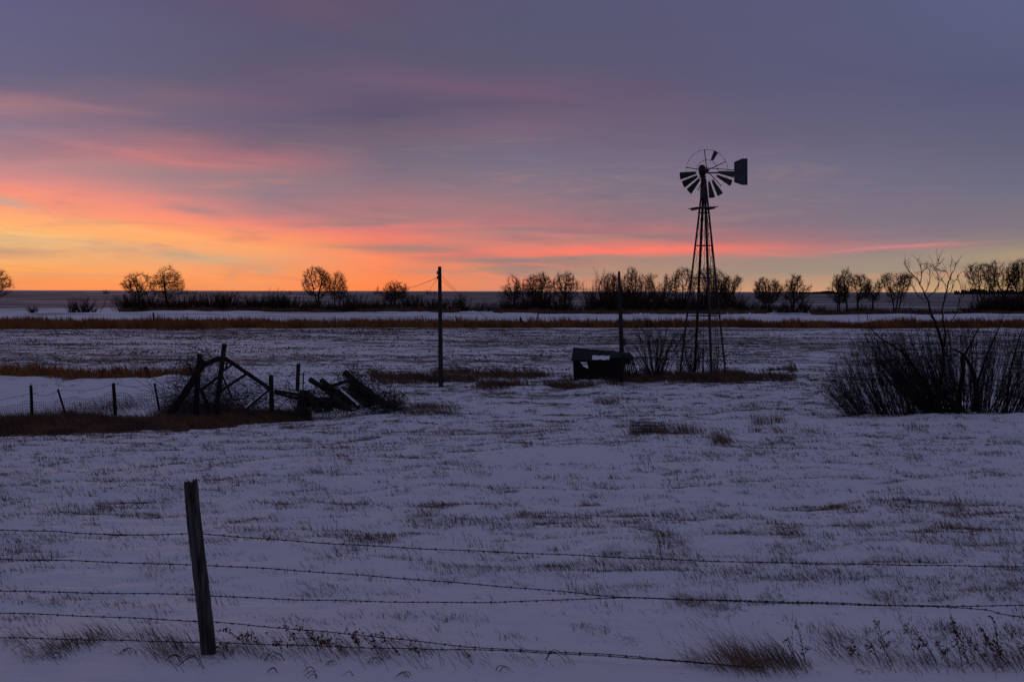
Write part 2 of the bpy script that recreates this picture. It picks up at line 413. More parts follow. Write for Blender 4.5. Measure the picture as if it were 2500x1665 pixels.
def make_ground():
    ys = [-50.0]
    while ys[-1] < 3.0: ys.append(ys[-1] + (3.0 if ys[-1] < -6 else .35))
    while ys[-1] < 12000:
        y = ys[-1]
        ys.append(y + (0.0052 * y + .006 if y < 60 else 0.009 * y if y < 200 else .03 * y))
    ys = np.array(ys); nx = 640
    u = np.linspace(-1, 1, nx)
    wd = 10 + np.maximum(ys, 0) * .95
    Xg = wd[:, None] * (u * .75 + u ** 3 * .25)[None, :]; Yg = np.repeat(ys[:, None], nx, 1)
    Zg = H(Xg, Yg)
    ny = len(ys)
    vs = np.stack([Xg, Yg, Zg], -1).reshape(-1, 3)
    i = np.arange(ny - 1)[:, None] * nx + np.arange(nx - 1)[None, :]
    q = np.stack([i, i + 1, i + nx + 1, i + nx], -1).reshape(-1, 4)
    m = bpy.data.materials.new('snow_field'); m.use_nodes = True
    t = NT(m.node_tree)
    b = t.n('ShaderNodeBsdfPrincipled'); o = t.n('ShaderNodeOutputMaterial'); t.l(b.outputs[0], o.inputs[0])
    geo = t.n('ShaderNodeNewGeometry').outputs['Position']
    sp = t.n('ShaderNodeSeparateXYZ'); t.l(geo, sp.inputs[0]); gx, gy, gz = sp.outputs
    # stubble and blown-off soil showing through the snow
    v1 = t.comb(t.m('MULTIPLY', gx, .22), t.m('MULTIPLY', gy, .42), 0)
    v2 = t.comb(t.m('MULTIPLY', t.m('ADD', gx, t.m('MULTIPLY', gy, .3)), .9), t.m('MULTIPLY', gy, 1.5), 4)
    v3 = t.comb(t.m('MULTIPLY', gx, 7.0), t.m('MULTIPLY', gy, 5.0), 9)
    a = t.noise(v1, 1.0, 4, .55, .3); c = t.noise(v2, 1.0, 6, .62, .5); d = t.noise(v3, 1.0, 4, .6)
    big = t.noise(t.comb(t.m('MULTIPLY', gx, .03), t.m('MULTIPLY', gy, .06), 2), 1.0, 3, .5)
    sm = t.m('ADD', t.m('ADD', t.m('MULTIPLY', a, .55), t.m('MULTIPLY', c, .95)), t.m('MULTIPLY', d, .40))
    sm = t.m('ADD', sm, t.m('MULTIPLY', t.m('SUBTRACT', big, .5), .5))
    k_far = t.mr(gy, 44, 56, 0, 1)
    k_mid = t.mr(gy, 17, 36, 0, 1)
    thr = t.m('SUBTRACT', 1.17, t.m('ADD', t.m('MULTIPLY', k_far, .13), t.m('MULTIPLY', k_mid, .11)))
    stub = t.mr(t.m('SUBTRACT', sm, thr), -.03, .10)
    stub = t.m('MULTIPLY', stub, t.m('ADD', t.m('MULTIPLY', k_far, .15), t.m('MULTIPLY', k_mid, .75)))
    bank = t.m('MULTIPLY', t.m('MULTIPLY', t.mr(gy, 32.5, 33.5, 0, 1), t.mr(gy, 42.5, 44, 1, 0)), t.mr(gx, -7.5, -5.5, 1, 0))
    stub = t.m('MULTIPLY', stub, t.m('SUBTRACT', 1.0, t.m('MULTIPLY', bank, .9)))
    # smooth snow between the grass band and the trees
    calm = t.m('MULTIPLY', t.mr(gy, 113, 117, 0, 1), t.mr(gy, 240, 300, 1, 0))
    streak = t.mr(t.noise(t.comb(t.m('MULTIPLY', gx, .012), t.m('MULTIPLY', gy, .16), 3), 1.0, 5, .6), .5, .62)
    stub = t.m('ADD', t.m('MULTIPLY', stub, t.m('SUBTRACT', 1.0, calm)), t.m('MULTIPLY', t.m('MULTIPLY', calm, streak), .55))
    # far strips of ploughed and snowed-over land
    fz = t.mr(gy, 195, 215, 0, 1)
    fs = t.noise(t.comb(t.m('MULTIPLY', gx, .0016), t.m('LOGARITHM', gy, 2.0), 7), 9.0, 3, .7, .2)
    fs2 = t.noise(t.comb(t.m('MULTIPLY', gx, .008), t.m('MULTIPLY', t.m('LOGARITHM', gy, 2.0), 14), 7), 1.5, 4, .6, .2)
    fsm = t.mr(t.m('ADD', fs, t.m('MULTIPLY', fs2, .45)), .77, .91, .93, .08)
    crest = t.mr(gy, 1500, 2500, 1, .6)
    fsm = t.m('MULTIPLY', t.m('MAXIMUM', fsm, .28), crest)
    stub = t.m('ADD', t.m('MULTIPLY', stub, t.m('SUBTRACT', 1.0, fz)), t.m('MULTIPLY', fsm, fz))
    at = t.n('ShaderNodeAttribute'); at.attribute_name = 'cover'
    snowc = t.mix(d, (.74, .765, .83), (.85, .86, .90))
    soil = t.mix(c, (.10, .068, .045), (.05, .036, .03))
    col = t.mix(stub, snowc, soil)
    col = t.mix(at.outputs['Fac'], col, t.mix(d, (.12, .068, .035), (.05, .034, .024)))
    t.l(col, b.inputs['Base Color'])
    b.inputs['Roughness'].default_value = .62; b.inputs['Specular IOR Level'].default_value = .25
    bh = t.m('ADD', t.m('MULTIPLY', t.noise(t.comb(t.m('MULTIPLY', gx, 1.2), t.m('MULTIPLY', gy, 4.0), 0), 1.0, 6, .6, .3), 1.0),
             t.m('MULTIPLY', t.noise(geo, 14.0, 3, .6), .12))
    bn = t.n('ShaderNodeBump'); bn.inputs['Strength'].default_value = .8; bn.inputs['Distance'].default_value = .10
    t.l(bh, bn.inputs['Height']); t.l(bn.outputs[0], b.inputs['Normal'])
    g = quads_mesh('ground', vs, q, m)
    g.data.polygons.foreach_set('use_smooth', np.ones(len(q), bool))
    cv = smooth_cover(vs[:, 0], vs[:, 1])
    al = g.data.attributes.new('cover', 'FLOAT', 'POINT'); al.data.foreach_set('value', cv.astype(np.float32))
    tag(g, 'snow covered prairie field with stubble showing through', 'ground', kind='structure')
make_ground()

# ------------------------------------------------------------------ grass
def blades(name, x, y, L, lean, ldir, wd, m, **kw):
    """bent grass blades: two quads and a tip each; lean 0..1.5, ldir = bearing the tip leans to"""
    N = len(x); z = H(x, y) - .01
    dx = np.cos(ldir); dy = np.sin(ldir)
    pts = []
    for s_, b_ in ((0, 0), (.5, .40), (1.0, 1.0)):
        ang = lean * (.45 + .75 * s_)
        h = L * s_ * np.cos(np.clip(ang, 0, 1.5)); o = L * s_ * np.sin(np.clip(ang, 0, 1.5))
        pts.append(np.stack([x + dx * o, y + dy * o, z + h], -1))
    # blade turned at random about the vertical, mostly broad side to the fence line
    ta = rng.uniform(-1.0, 1.0, N); sx = np.cos(ta) ; sy = np.sin(ta)
    side = np.stack([sx, sy, np.zeros(N)], -1) * (wd / 2)[:, None]
    vs = np.stack([pts[0] - side, pts[0] + side, pts[1] - side * .8, pts[1] + side * .8, pts[2]], 1).reshape(-1, 3)
    i = np.arange(N)[:, None] * 5
    lp = np.concatenate([i + 0, i + 1, i + 3, i + 2, i + 2, i + 3, i + 4], 1)
    st = (np.arange(N)[:, None] * 7 + np.array([[0, 4]])).ravel()
    to = np.tile([4, 3], N)
    o = np_mesh(name, vs, lp.ravel(), st, to, m)
    return tag(o, kind='stuff', **kw)

def stubble():
    xs = []; ys = []; Ls = []
    # tufts: sampled evenly over the view, kept where the wind has bared the ground
    n = 150000
    D = np.sqrt(rng.uniform(6.9 ** 2, 46 ** 2, n))
    D[:30000] = np.sqrt(rng.uniform(6.9 ** 2, 15 ** 2, 30000))
    b = rng.uniform(-.85, .85, n); x = b * D; y = D
    rows = .55 * fbm(x * .5, y * .9, 201, 3, .6) + .9 * fbm(x * 1.7, y * 2.8, 207, 4, .7) + .07 * np.sin(y * 6.5 + 2.5 * fbm(x * .2, y * .2, 3, 2))
    big = fbm(x * .09, y * .16, 211, 3)
    keep = rng.random(n) < np.clip(.20 + 1.6 * (rows + .45 * big), .03, .9)
    keep &= ~((D < 7.6) & (rng.random(n) < .8))
    pxx = bear(x, y)
    keep &= ~((pxx > 1180) & (pxx < 1560) & (y > 19.6) & (y < 21.8) & (rng.random(n) < .93))
    keep &= ~((y > 26.0) & (y < 28) & (x > 5) & (rng.random(n) < .8))
    keep &= ~((y > 32.5) & (y < 43.5) & (x < -6.5) & (rng.random(n) < .93))
    x = x[keep]; y = y[keep]
    k = rng.integers(4, 13, len(x)); rep = np.repeat(np.arange(len(x)), k)
    sz = np.clip(rng.lognormal(0, .42, len(x)), .4, 2.6)
    N = len(rep)
    spr = .026 + .010 * y[rep] ** .5
    X_ = x[rep] + rng.normal(0, 1, N) * spr * 1.3; Y_ = y[rep] + rng.normal(0, 1, N) * spr * .7
    L = .056 * sz[rep] * rng.uniform(.5, 1.4, N)
    tl = np.repeat(rng.normal(.75, .28, len(x)), k)
    lean = np.clip(tl + rng.normal(0, .22, N), 0, 1.35)
    ld = math.pi + rng.normal(0, .45, N)
    wd = np.maximum(.0046, .00048 * Y_) * rng.uniform(.7, 1.3, N)
    return blades('stubble', X_, Y_, L, lean, ld, wd, MT['grass'], label='short dead stubble poking through the snow', cat='grass')
stubble()

def field_stubble():
    n = 230000
    D = np.sqrt(rng.uniform(45 ** 2, 100 ** 2, n)); x = rng.uniform(-.72, .72, n) * D; y = D
    w_ = fbm(x * .16, y * .5, 401, 3, .6) + .7 * fbm((x + y * .4) * .6, y * 1.3, 407, 3, .6)
    k = rng.random(n) < np.clip(.10 + 1.2 * w_, .01, .9)
    x = x[k]; y = y[k]; N = len(x)
    return blades('stubble', x, y, .085 * rng.uniform(.4, 1.6, N), np.clip(rng.normal(.8, .3, N), 0, 1.4), math.pi + rng.normal(0, .5, N), .0011 * y * rng.uniform(.5, 1.6, N), MT['dark_grass'], label='brown stubble rows in the snow dusted field beyond the pole', cat='grass')
field_stubble()
def zone_grass(names, n, hgt, m, wmul, label, nm, leanm=.35, ldm=math.pi):
    X_ = []; Y_ = []; 
    for z in [q for q in GRASS_ZONES if q[0] in names]:
        p0 = max(z[1], -350); p1 = min(z[2], 2850)
        cnt = int(n * (p1 - p0) / 1000)
        b = rng.uniform(p0, p1, cnt); y = rng.uniform(min(z[3]) - 1, max(z[4]) + 1, cnt)
        x = (b - 1250) / FPX * y
        wgt = zone_w(z, x, y) * (1 if z[0] in ('far', 'bank') else .04 + 1.1 * sst(fbm(x * .35, y * .7, 301, 3), *((-.45, -.1) if z[0] == 'hollow' else (-.2, .08) if z[0] != 'mid' else (-.06, .18))))
        k = wgt > rng.uniform(.15, 1, cnt)
        X_.append(x[k]); Y_.append(y[k])
    x = np.concatenate(X_); y = np.concatenate(Y_); N = len(x)
    cl = 1 + .75 * fbm(x * .5, y * .5, 311, 3) + .35 * fbm(x * 3, y * 3, 317, 2)
    L = hgt * np.clip(cl, .3, 2) * rng.uniform(.45, 1.15, N)
    lean = np.clip(rng.normal(leanm, .22, N), 0, 1.3)
    ld = ldm + rng.normal(0, .6, N)
    wd = .00050 * y * wmul * rng.uniform(.6, 1.4, N)
    return blades(nm, x, y, L, lean, ld, wd, m, label=label, cat='grass')
zone_grass(('far',), 24000, .85, MT['tawny'], 1.3, 'tall tawny grass in a long strip across the far edge of the field', 'tall_grass', .22)
zone_grass(('under',), 26000, .75, MT['dark_grass'], 1.2, 'dead grass and low brush under the far row of trees', 'tall_grass', .3)
zone_grass(('bank',), 15000, .52, MT['tawny'], 1.2, 'rusty brown grass standing behind the snow bank on the left', 'tall_grass', .3)
zone_grass(('mid',), 42000, .46, MT['dark_grass'], 1.1, 'brown wind blown grass around the pole, shed and windmill', 'tall_grass', .6)
zone_grass(('hollow',), 90000, .40, MT['dark_grass'], 1.1, 'dark matted grass in the hollow around the fallen timbers', 'tall_grass', .8)

# taller clumps: explicit tufts
def clumps(lst, m, label, nm):
    X_ = []; Y_ = []; L = []; LE = []; 
    for px, py, wpx, hpx, n, le in lst:
        g = gp(px, py); D = g[1]; n = int(n * 1.7) if D < 9 else n
        x = g[0] + rng.normal(0, 1, n) * wpx / FPX * D * .45; y = D + rng.normal(0, 1, n) * (.05 + .012 * D * wpx / 60)
        X_.append(x); Y_.append(y); L.append(hpx / FPX * D * rng.uniform(.4, 1.25, n)); LE.append(np.clip(rng.normal(le, .22, n), 0, 1.4))
    x = np.concatenate(X_); y = np.concatenate(Y_); N = len(x)
    wd = np.maximum(.0035, .00036 * y) * rng.uniform(.7, 1.3, N)
    return blades(nm, x, y, np.concatenate(L), np.concatenate(LE), math.pi + rng.normal(0, .35, N), wd, m, label=label, cat='grass')
near = [ # along the wires
 (130, 1590, 60, 75, 90, 1.05), (60, 1560, 60, 50, 60, 1.0), (250, 1560, 60, 80, 70, .95), (190, 1575, 60, 60, 70, 1.0), (330, 1560, 70, 55, 60, .9), (430, 1590, 60, 80, 110, .9),
 (400, 1570, 40, 100, 25, .7), (480, 1600, 50, 50, 50, 1.2), (560, 1585, 60, 60, 60, 1.0), (640, 1590, 80, 60, 60, 1.0), (760, 1580, 60, 60, 60, .9),
 (850, 1590, 70, 70, 60, .9), (940, 1600, 60, 60, 60, .9), (1040, 1600, 70, 70, 40, .8), (1150, 1610, 70, 60, 30, .9), (1300, 1610, 70, 50, 25, .9),
 (1790, 1622, 60, 110, 110, .85), (1850, 1626, 60, 115, 150, .8), (1920, 1626, 45, 110, 100, .75), (1960, 1626, 40, 60, 40, .8), (1710, 1618, 50, 80, 35, .9),
 (2080, 1605, 80, 60, 60, .9), (2200, 1620, 80, 85, 60, .8), (2300, 1620, 80, 75, 60, .8), (2420, 1620, 80, 95, 80, .8), (2500, 1620, 60, 80, 60, .8),
 (2040, 1560, 60, 60, 50, .7), (1290, 1310, 50, 22, 60, .8), (1690, 1470, 60, 30, 80, .8), (2170, 1470, 50, 50, 60, .7), (1500, 1370, 50, 26, 60, .8),
 (440, 1200, 40, 22, 50, .9), (780, 1155, 30, 26, 50, .6), (860, 1120, 50, 24, 60, 1.0), (1010, 1270, 60, 26, 60, .8)]
clumps(near, MT['grass'], 'long wind bent grass along the barbed wire fence', 'long_grass')
def tall_stems():
    n = 900; D = np.sqrt(rng.uniform(6.9 ** 2, 26 ** 2, n)); x = rng.uniform(-.6, .6, n) * D
    k = fbm(x * .6, D * .9, 601, 3) > .08; x = x[k]; D = D[k]; rep = np.repeat(np.arange(len(x)), 5); N = len(rep)
    return blades('long_grass', x[rep] + rng.normal(0, .05, N), D[rep] + rng.normal(0, .03, N), rng.uniform(.10, .26, N), np.clip(rng.normal(1.0, .25, N), 0, 1.45), math.pi + rng.normal(0, .4, N), np.maximum(.0035, .0004 * D[rep]), MT['grass'], label='single long stems bent over the near snow', cat='grass')
tall_stems()
midc = [(420, 1014, 60, 44, 420, .6), (480, 1020, 60, 40, 420, .6), (540, 1018, 60, 44, 420, .6), (600, 1014, 60, 40, 380, .7), (660, 1012, 60, 34, 340, .7), (450, 1000, 60, 44, 300, .5), (560, 1000, 60, 40, 300, .6), (740, 1008, 60, 24, 260, .7), (800, 1002, 60, 20, 200, .8), (860, 998, 60, 22, 200, .7), (920, 990, 60, 20, 200, .8), (300, 1000, 60, 30, 200, .5), (240, 1002, 60, 26, 160, .5), (150, 1020, 80, 34, 260, .5), (60, 1030, 80, 34, 260, .6), (250, 1040, 80, 22, 200, .9), (100, 1058, 90, 20, 260, .9), (330, 1052, 90, 18, 200, 1.0), (480, 1042, 90, 18, 200, 1.0), (620, 1032, 80, 16, 160, 1.0), (1570, 1056, 50, 30, 200, .5), (1620, 1056, 60, 28, 260, .6), (1680, 1056, 50, 30, 220, .6), (1770, 1082, 30, 55, 150, .75), (1750, 1075, 50, 30, 80, .9), (1830, 1092, 60, 20, 120, 1.1), (1600, 1080, 90, 12, 120, 1.2),
 (1860, 1036, 30, 35, 90, .3), (1900, 1030, 30, 26, 90, .3), (1900, 1055, 20, 22, 60, .5), (1930, 1085, 60, 16, 80, 1.0), (1850, 1055, 30, 16, 50, .4), (1965, 1062, 30, 18, 40, .5),
 (1236, 1066, 30, 22, 60, .6), (1090, 1065, 60, 18, 120, .8), (1330, 1050, 120, 12, 160, .6), (1480, 985, 40, 22, 110, .6), (1510, 985, 30, 16, 60, .6), (1540, 1006, 50, 12, 90, .6),
 (1850, 995, 60, 14, 110, .6), (1060, 1002, 70, 26, 500, .7), (1020, 1008, 60, 20, 300, .8), (1090, 1010, 50, 14, 200, .9), (960, 985, 50, 20, 240, .8), (1240, 962, 90, 14, 180, .7), (1500, 938, 25, 22, 90, .5),
 (1590, 934, 50, 12, 90, .9), (1740, 934, 60, 14, 120, .8), (1800, 925, 80, 14, 160, .8), (2060, 912, 80, 14, 200, .9), (1990, 905, 90, 12, 200, .9), (2230, 1050, 25, 30, 50, .3), (2290, 1068, 90, 24, 50, 1.1)]
clumps(midc, MT['dark_grass'], 'dark grass clumps poking out of the drifts in the middle of the field', 'grass_clumps')

# ------------------------------------------------------------------ barbed wire fence
def catmull(pts, k=8):
    pts = [np.array(p, float) for p in pts]; o = []
    for i in range(len(pts) - 1):
        p0 = pts[max(i - 1, 0)]; p1 = pts[i]; p2 = pts[i + 1]; p3 = pts[min(i + 2, len(pts) - 1)]
        for j in range(k):
            t = j / k
            o.append(.5 * ((2 * p1) + (-p0 + p2) * t + (2 * p0 - 5 * p1 + 4 * p2 - p3) * t * t + (-p0 + 3 * p1 - 3 * p2 + p3) * t ** 3))
    o.append(pts[-1]); return o
def barbed_fence():
    YF = 7.07
    bt = P(516, 1602, YF); bt[2] -= .04
    root = empty('barbed_wire_fence', bt, 'near fence of one leaning weathered post and sagging strands of barbed wire', 'fence')
    # the split post: a noisy section with a deep crack down its face
    top = P(469, 1174, YF) - bt; low = np.array([0.0, 0, -.35])
    mb = MB(); n = 22; K = 34; base = 0
    for i in range(K):
        s_ = i / (K - 1); c = low + (top - low) * s_
        wd = (.049 + .006 * (1 - s_)) ; bend = .010 * math.sin(s_ * 5)
        for k in range(n):
            q = 2 * math.pi * k / n
            sq = 1 / max(abs(math.cos(q)), abs(math.sin(q))) ** .45
            r = wd * sq * .95 * (1 + .05 * math.sin(3 * q + s_ * 4) + .035 * random.uniform(-1, 1))
            # crack facing the road
            dq = (q - (-math.pi / 2 + .25 + .18 * math.sin(s_ * 6)) + math.pi) % (2 * math.pi) - math.pi
            r *= 1 - (.42 if i < K - 1 else .25) * math.exp(-(dq / .17) ** 2)
            zt = 0
            if i == K - 1: zt = .010 * math.sin(q + 2) + random.uniform(-.012, .012); r *= .9
            mb.v.append(Vector((c[0] + bend + r * math.cos(q), c[1] + r * math.sin(q), c[2] + zt)))
        if i:
            for k in range(n):
                a = (i - 1) * n + k; b = (i - 1) * n + (k + 1) % n
                mb.f.append((a, b, b + n, a + n))
    mb.v.append(Vector((top[0], top[1], top[2] - .015))); cidx = len(mb.v) - 1
    for k in range(n): mb.f.append(((K - 1) * n + k, (K - 1) * n + (k + 1) % n, cidx))
    mb.build('fence_post', MT['post'], root)
    wires = [
     [(-300,1206),(0,1218),(120,1220),(180,1226),(258,1228),(350,1229),(440,1227),(480,1228),(700,1245),(1000,1262),(1300,1275),(1600,1288),(1900,1295),(2354,1302),(2800,1300)],
     [(-300,1280),(0,1285),(180,1289),(360,1296),(440,1298),(480,1299),(700,1312),(1000,1335),(1300,1360),(1430,1372),(1700,1380),(1900,1385),(2100,1393),(2260,1400),(2354,1419),(2800,1470)],
     [(-300,1352),(0,1357),(180,1362),(450,1366),(500,1370),(700,1378),(1000,1384),(1200,1382),(1430,1374),(1700,1382),(1900,1388),(2100,1392),(2354,1391),(2800,1380)],
     [(-300,1400),(0,1408),(300,1420),(465,1428),(500,1430),(848,1461),(1100,1488),(1400,1504),(1650,1526),(1730,1531),(1850,1545),(1960,1562)],
     [(-300,1458),(0,1465),(300,1472),(465,1476),(500,1477),(700,1483),(848,1488),(1000,1492),(1100,1493),(1400,1508),(1650,1527),(1760,1536),(1900,1560)],
    ]
    for wi, wl in enumerate(wires):
        pts = [P(a * V, b * V, YF + .062 + .012 * math.sin(a * .004 + wi)) - bt for a, b in wl]
        cp = catmull(pts, 10)
        # resample evenly
        cp = np.array(cp); sl = np.r_[0, np.cumsum(np.linalg.norm(np.diff(cp, axis=0), axis=1))]
        L = sl[-1]; t = np.arange(0, L, .0125)
        c = np.stack([np.interp(t, sl, cp[:, i]) for i in range(3)], 1)
        c[:, 2] += .0022 * np.sin(t * 9 + wi) 
        mb = MB()
        for ph in (0, math.pi):
            tw = c.copy(); tw[:, 1] += .0020 * np.cos(t * 90 + ph); tw[:, 2] += .0020 * np.sin(t * 90 + ph)
            mb.tube([tuple(p) for p in tw], .0023, 3)
        b = .05
        while b < L - .05:
            p = np.array([np.interp(b, sl, cp[:, i]) for i in range(3)])
            mb.tube([p + (-.009, 0, 0), p + (.009, 0, 0)], .0052, 5)
            for k in range(2):
                a = random.uniform(0, math.pi); d = np.array([random.uniform(-.006, .006), .013 * math.cos(a), .013 * math.sin(a)])
                mb.tube([p - d, p + d], [.0015, .0015], 3)
            b += random.uniform(.095, .125)
        if wi == 0:      # a splice with loose ends
            p = P(258 * V, 1229 * V, YF + .06) - bt
            mb.tube([p + (-.03, 0, 0), p + (.1, 0, -.004)], .0055, 5)
            mb.tube([p + (0, 0, 0), p + (-.03, -.01, -.045)], .002, 3); mb.tube([p + (.01, 0, 0), p + (-.015, -.02, -.05)], .002, 3)
        mb.build('wire_strand', MT['wire'], root)
    for yv in (1227, 1298, 1367, 1428, 1477):
        mb = MB(); s_ = (yv * V - 1174) / (1602 - 1174); c = P(469 + 47 * s_, yv * V, YF) - bt
        mb.tube([c + (-.02, .055, 0), c + (-.02, .072, .0), c + (.02, .072, 0), c + (.02, .055, 0)], .0025, 4)
        mb.build('staple', MT['wire'], root)
barbed_fence()

# ------------------------------------------------------------------ weeds by the fence
def weed(px, py, hpx, lean, big, label, grp):
    g = gp(px, py); D = g[1]; h = hpx / FPX * D
    root = empty('dead_weed', g - (0, 0, .01), label, 'weed', grp)
    ms = MB(); ml = MB()
    n = 9; path = []
    for i in range(n):
        s_ = i / (n - 1); a = lean * (.7 + .5 * s_)
        path.append(Vector((-h * s_ * math.tan(a) * .9, .02 * math.sin(3 * s_), h * s_ + .004 * random.uniform(-1, 1))))
    ms.tube(path, [.0032 * (1 - .6 * i / (n - 1)) for i in range(n)], 4)
    for i in range(int(6 * big)):
        s_ = random.uniform(.25, .95); p = path[int(s_ * (n - 1))]
        d = Vector((random.uniform(-.06, .04), random.uniform(-.04, .04), random.uniform(.0, .07)))
        ms.tube([p, p + d], [.0015, .0008], 3)
        # curled dry leaves and seed heads
        for j in range(random.randint(3, 6)):
            c = p + d * random.uniform(.4, 1.1) + Vector((random.uniform(-.012, .012), random.uniform(-.012, .012), random.uniform(-.02, .012)))
            L = random.uniform(.012, .030); wv = L * random.uniform(.4, .75)
            t = Vector((random.uniform(-1, 1), random.uniform(-1, 1), random.uniform(-1.3, .5))).normalized(); u = t.orthogonal().normalized(); v = t.cross(u)
            b = len(ml.v)
            ml.v += [c, c + t * L * .5 + u * wv * .5 + v * wv * .2, c + t * L - v * wv * .3, c + t * L * .5 - u * wv * .5 + v * wv * .25]
            ml.f.append((b, b + 1, b + 2, b + 3))
    for i in range(int(22 * big)):
        s_ = random.uniform(.55, 1.0); p = path[min(n - 1, int(s_ * n))]
        c = p + Vector((random.gauss(0, .008), random.gauss(0, .008), random.gauss(0, .014)))
        L = random.uniform(.007, .017); t = Vector((random.uniform(-1, 1), random.uniform(-1, 1), random.uniform(-1, 1))).normalized(); u = t.orthogonal()
        b = len(ml.v); ml.v += [c, c + t * L + u * L * .4, c + t * L * .6 - u * L * .5]; ml.f.append((b, b + 1, b + 2))
    ms.build('stem', MT['weed'], root); ml.build('leaves', MT['weed'], root)
GR = 'dead weeds in the drift under the lowest wire at the right'
LR = 'dead brown leafy weed leaning over the snow drift at the lower right'
for (px, py, h, le, b) in [(1968, 1622, 110, .22, 1.0), (1945, 1618, 70, .3, .7), (2110, 1620, 55, .8, 1.2), (2150, 1618, 75, .5, 1.0), (2175, 1616, 60, .4, .9), (2160, 1570, 70, .35, .7),
    (2255, 1622, 115, .45, 1.2), (2290, 1625, 95, .55, 1.3), (2320, 1622, 60, .5, 1.4), (2365, 1620, 110, .35, 1.5), (2350, 1626, 150, .22, 1.3), (2440, 1628, 120, .42, 1.5), (2470, 1625, 60, .7, 1.6), (2410, 1622, 75, .6, 1.2), (2445, 1610, 110, .2, .8), (2505, 1615, 90, .5, 1.2)]:
    weed(px, py, h, le, b, LR, GR)
GM = 'dead weeds under the lowest wire beside the leaning post'
LM = 'dead brown weed with curled leaves under the lowest wire, just right of the leaning post'
for (px, py, h, le, b) in [(560, 1590, 45, .8, .8), (610, 1592, 60, .7, .9), (645, 1585, 45, .7, .8), (690, 1592, 50, .6, .7), (730, 1585, 60, .5, 1.0), (780, 1590, 70, .6, 1.5), (815, 1596, 50, .8, 1.6), (850, 1602, 45, .9, 1.3), (880, 1590, 55, .5, 1.2), (925, 1598, 50, .6, 1.1), (975, 1600, 60, .7, .9), (1030, 1604, 45, .9, .9)]:
    weed(px, py, h, le, b, LM, GM)

# bowed single stalks lying on the smooth snow in front of the fence
def bowed():
    mb = MB()
    lst = [(325,1600,40,1),(440,1618,50,1),(480,1625,60,1),(520,1600,50,-1),(545,1610,40,1),(505,1632,60,1),(560,1600,60,-1),(640,1612,40,-1),(700,1610,40,1),(800,1625,30,-1),(680,1642,30,1),(760,1640,30,1),(780,1655,30,1),(850,1650,30,1),(1210,1640,30,-1),(990,1655,30,1),(1330,1612,50,-1),(2120,1645,25,1),(2390,1640,50,1),(2440,1640,30,1),(1760,1640,30,1),(210,1590,60,1),(60,1590,50,1),(140,1610,40,1),(900,1620,40,-1)]
    for px, py, w_, sg in lst:
        for r_ in range(random.randint(1, 3)):
            g = gp(px + random.uniform(-12, 12), py); L = w_ / FPX * g[1] * random.uniform(.7, 1.2)
            pts = []
            for i in range(7):
                s_ = i / 6; xx = g[0] - sg * L * s_; z = H(np.array([xx]), np.array([g[1]]))[0]
                pts.append((xx, g[1] + .02 * r_, z + L * .5 * math.sin(math.pi * s_ ** .8) * (1 - .4 * s_) + .002))
            mb.tube(pts, [.0028, .0028, .0026, .0024, .002, .0016, .001], 4)
    o = mb.build('fallen_stalks', MT['weed']); tag(o, 'bowed dry stalks lying on the smooth snow before the fence', 'grass', kind='stuff')
bowed()

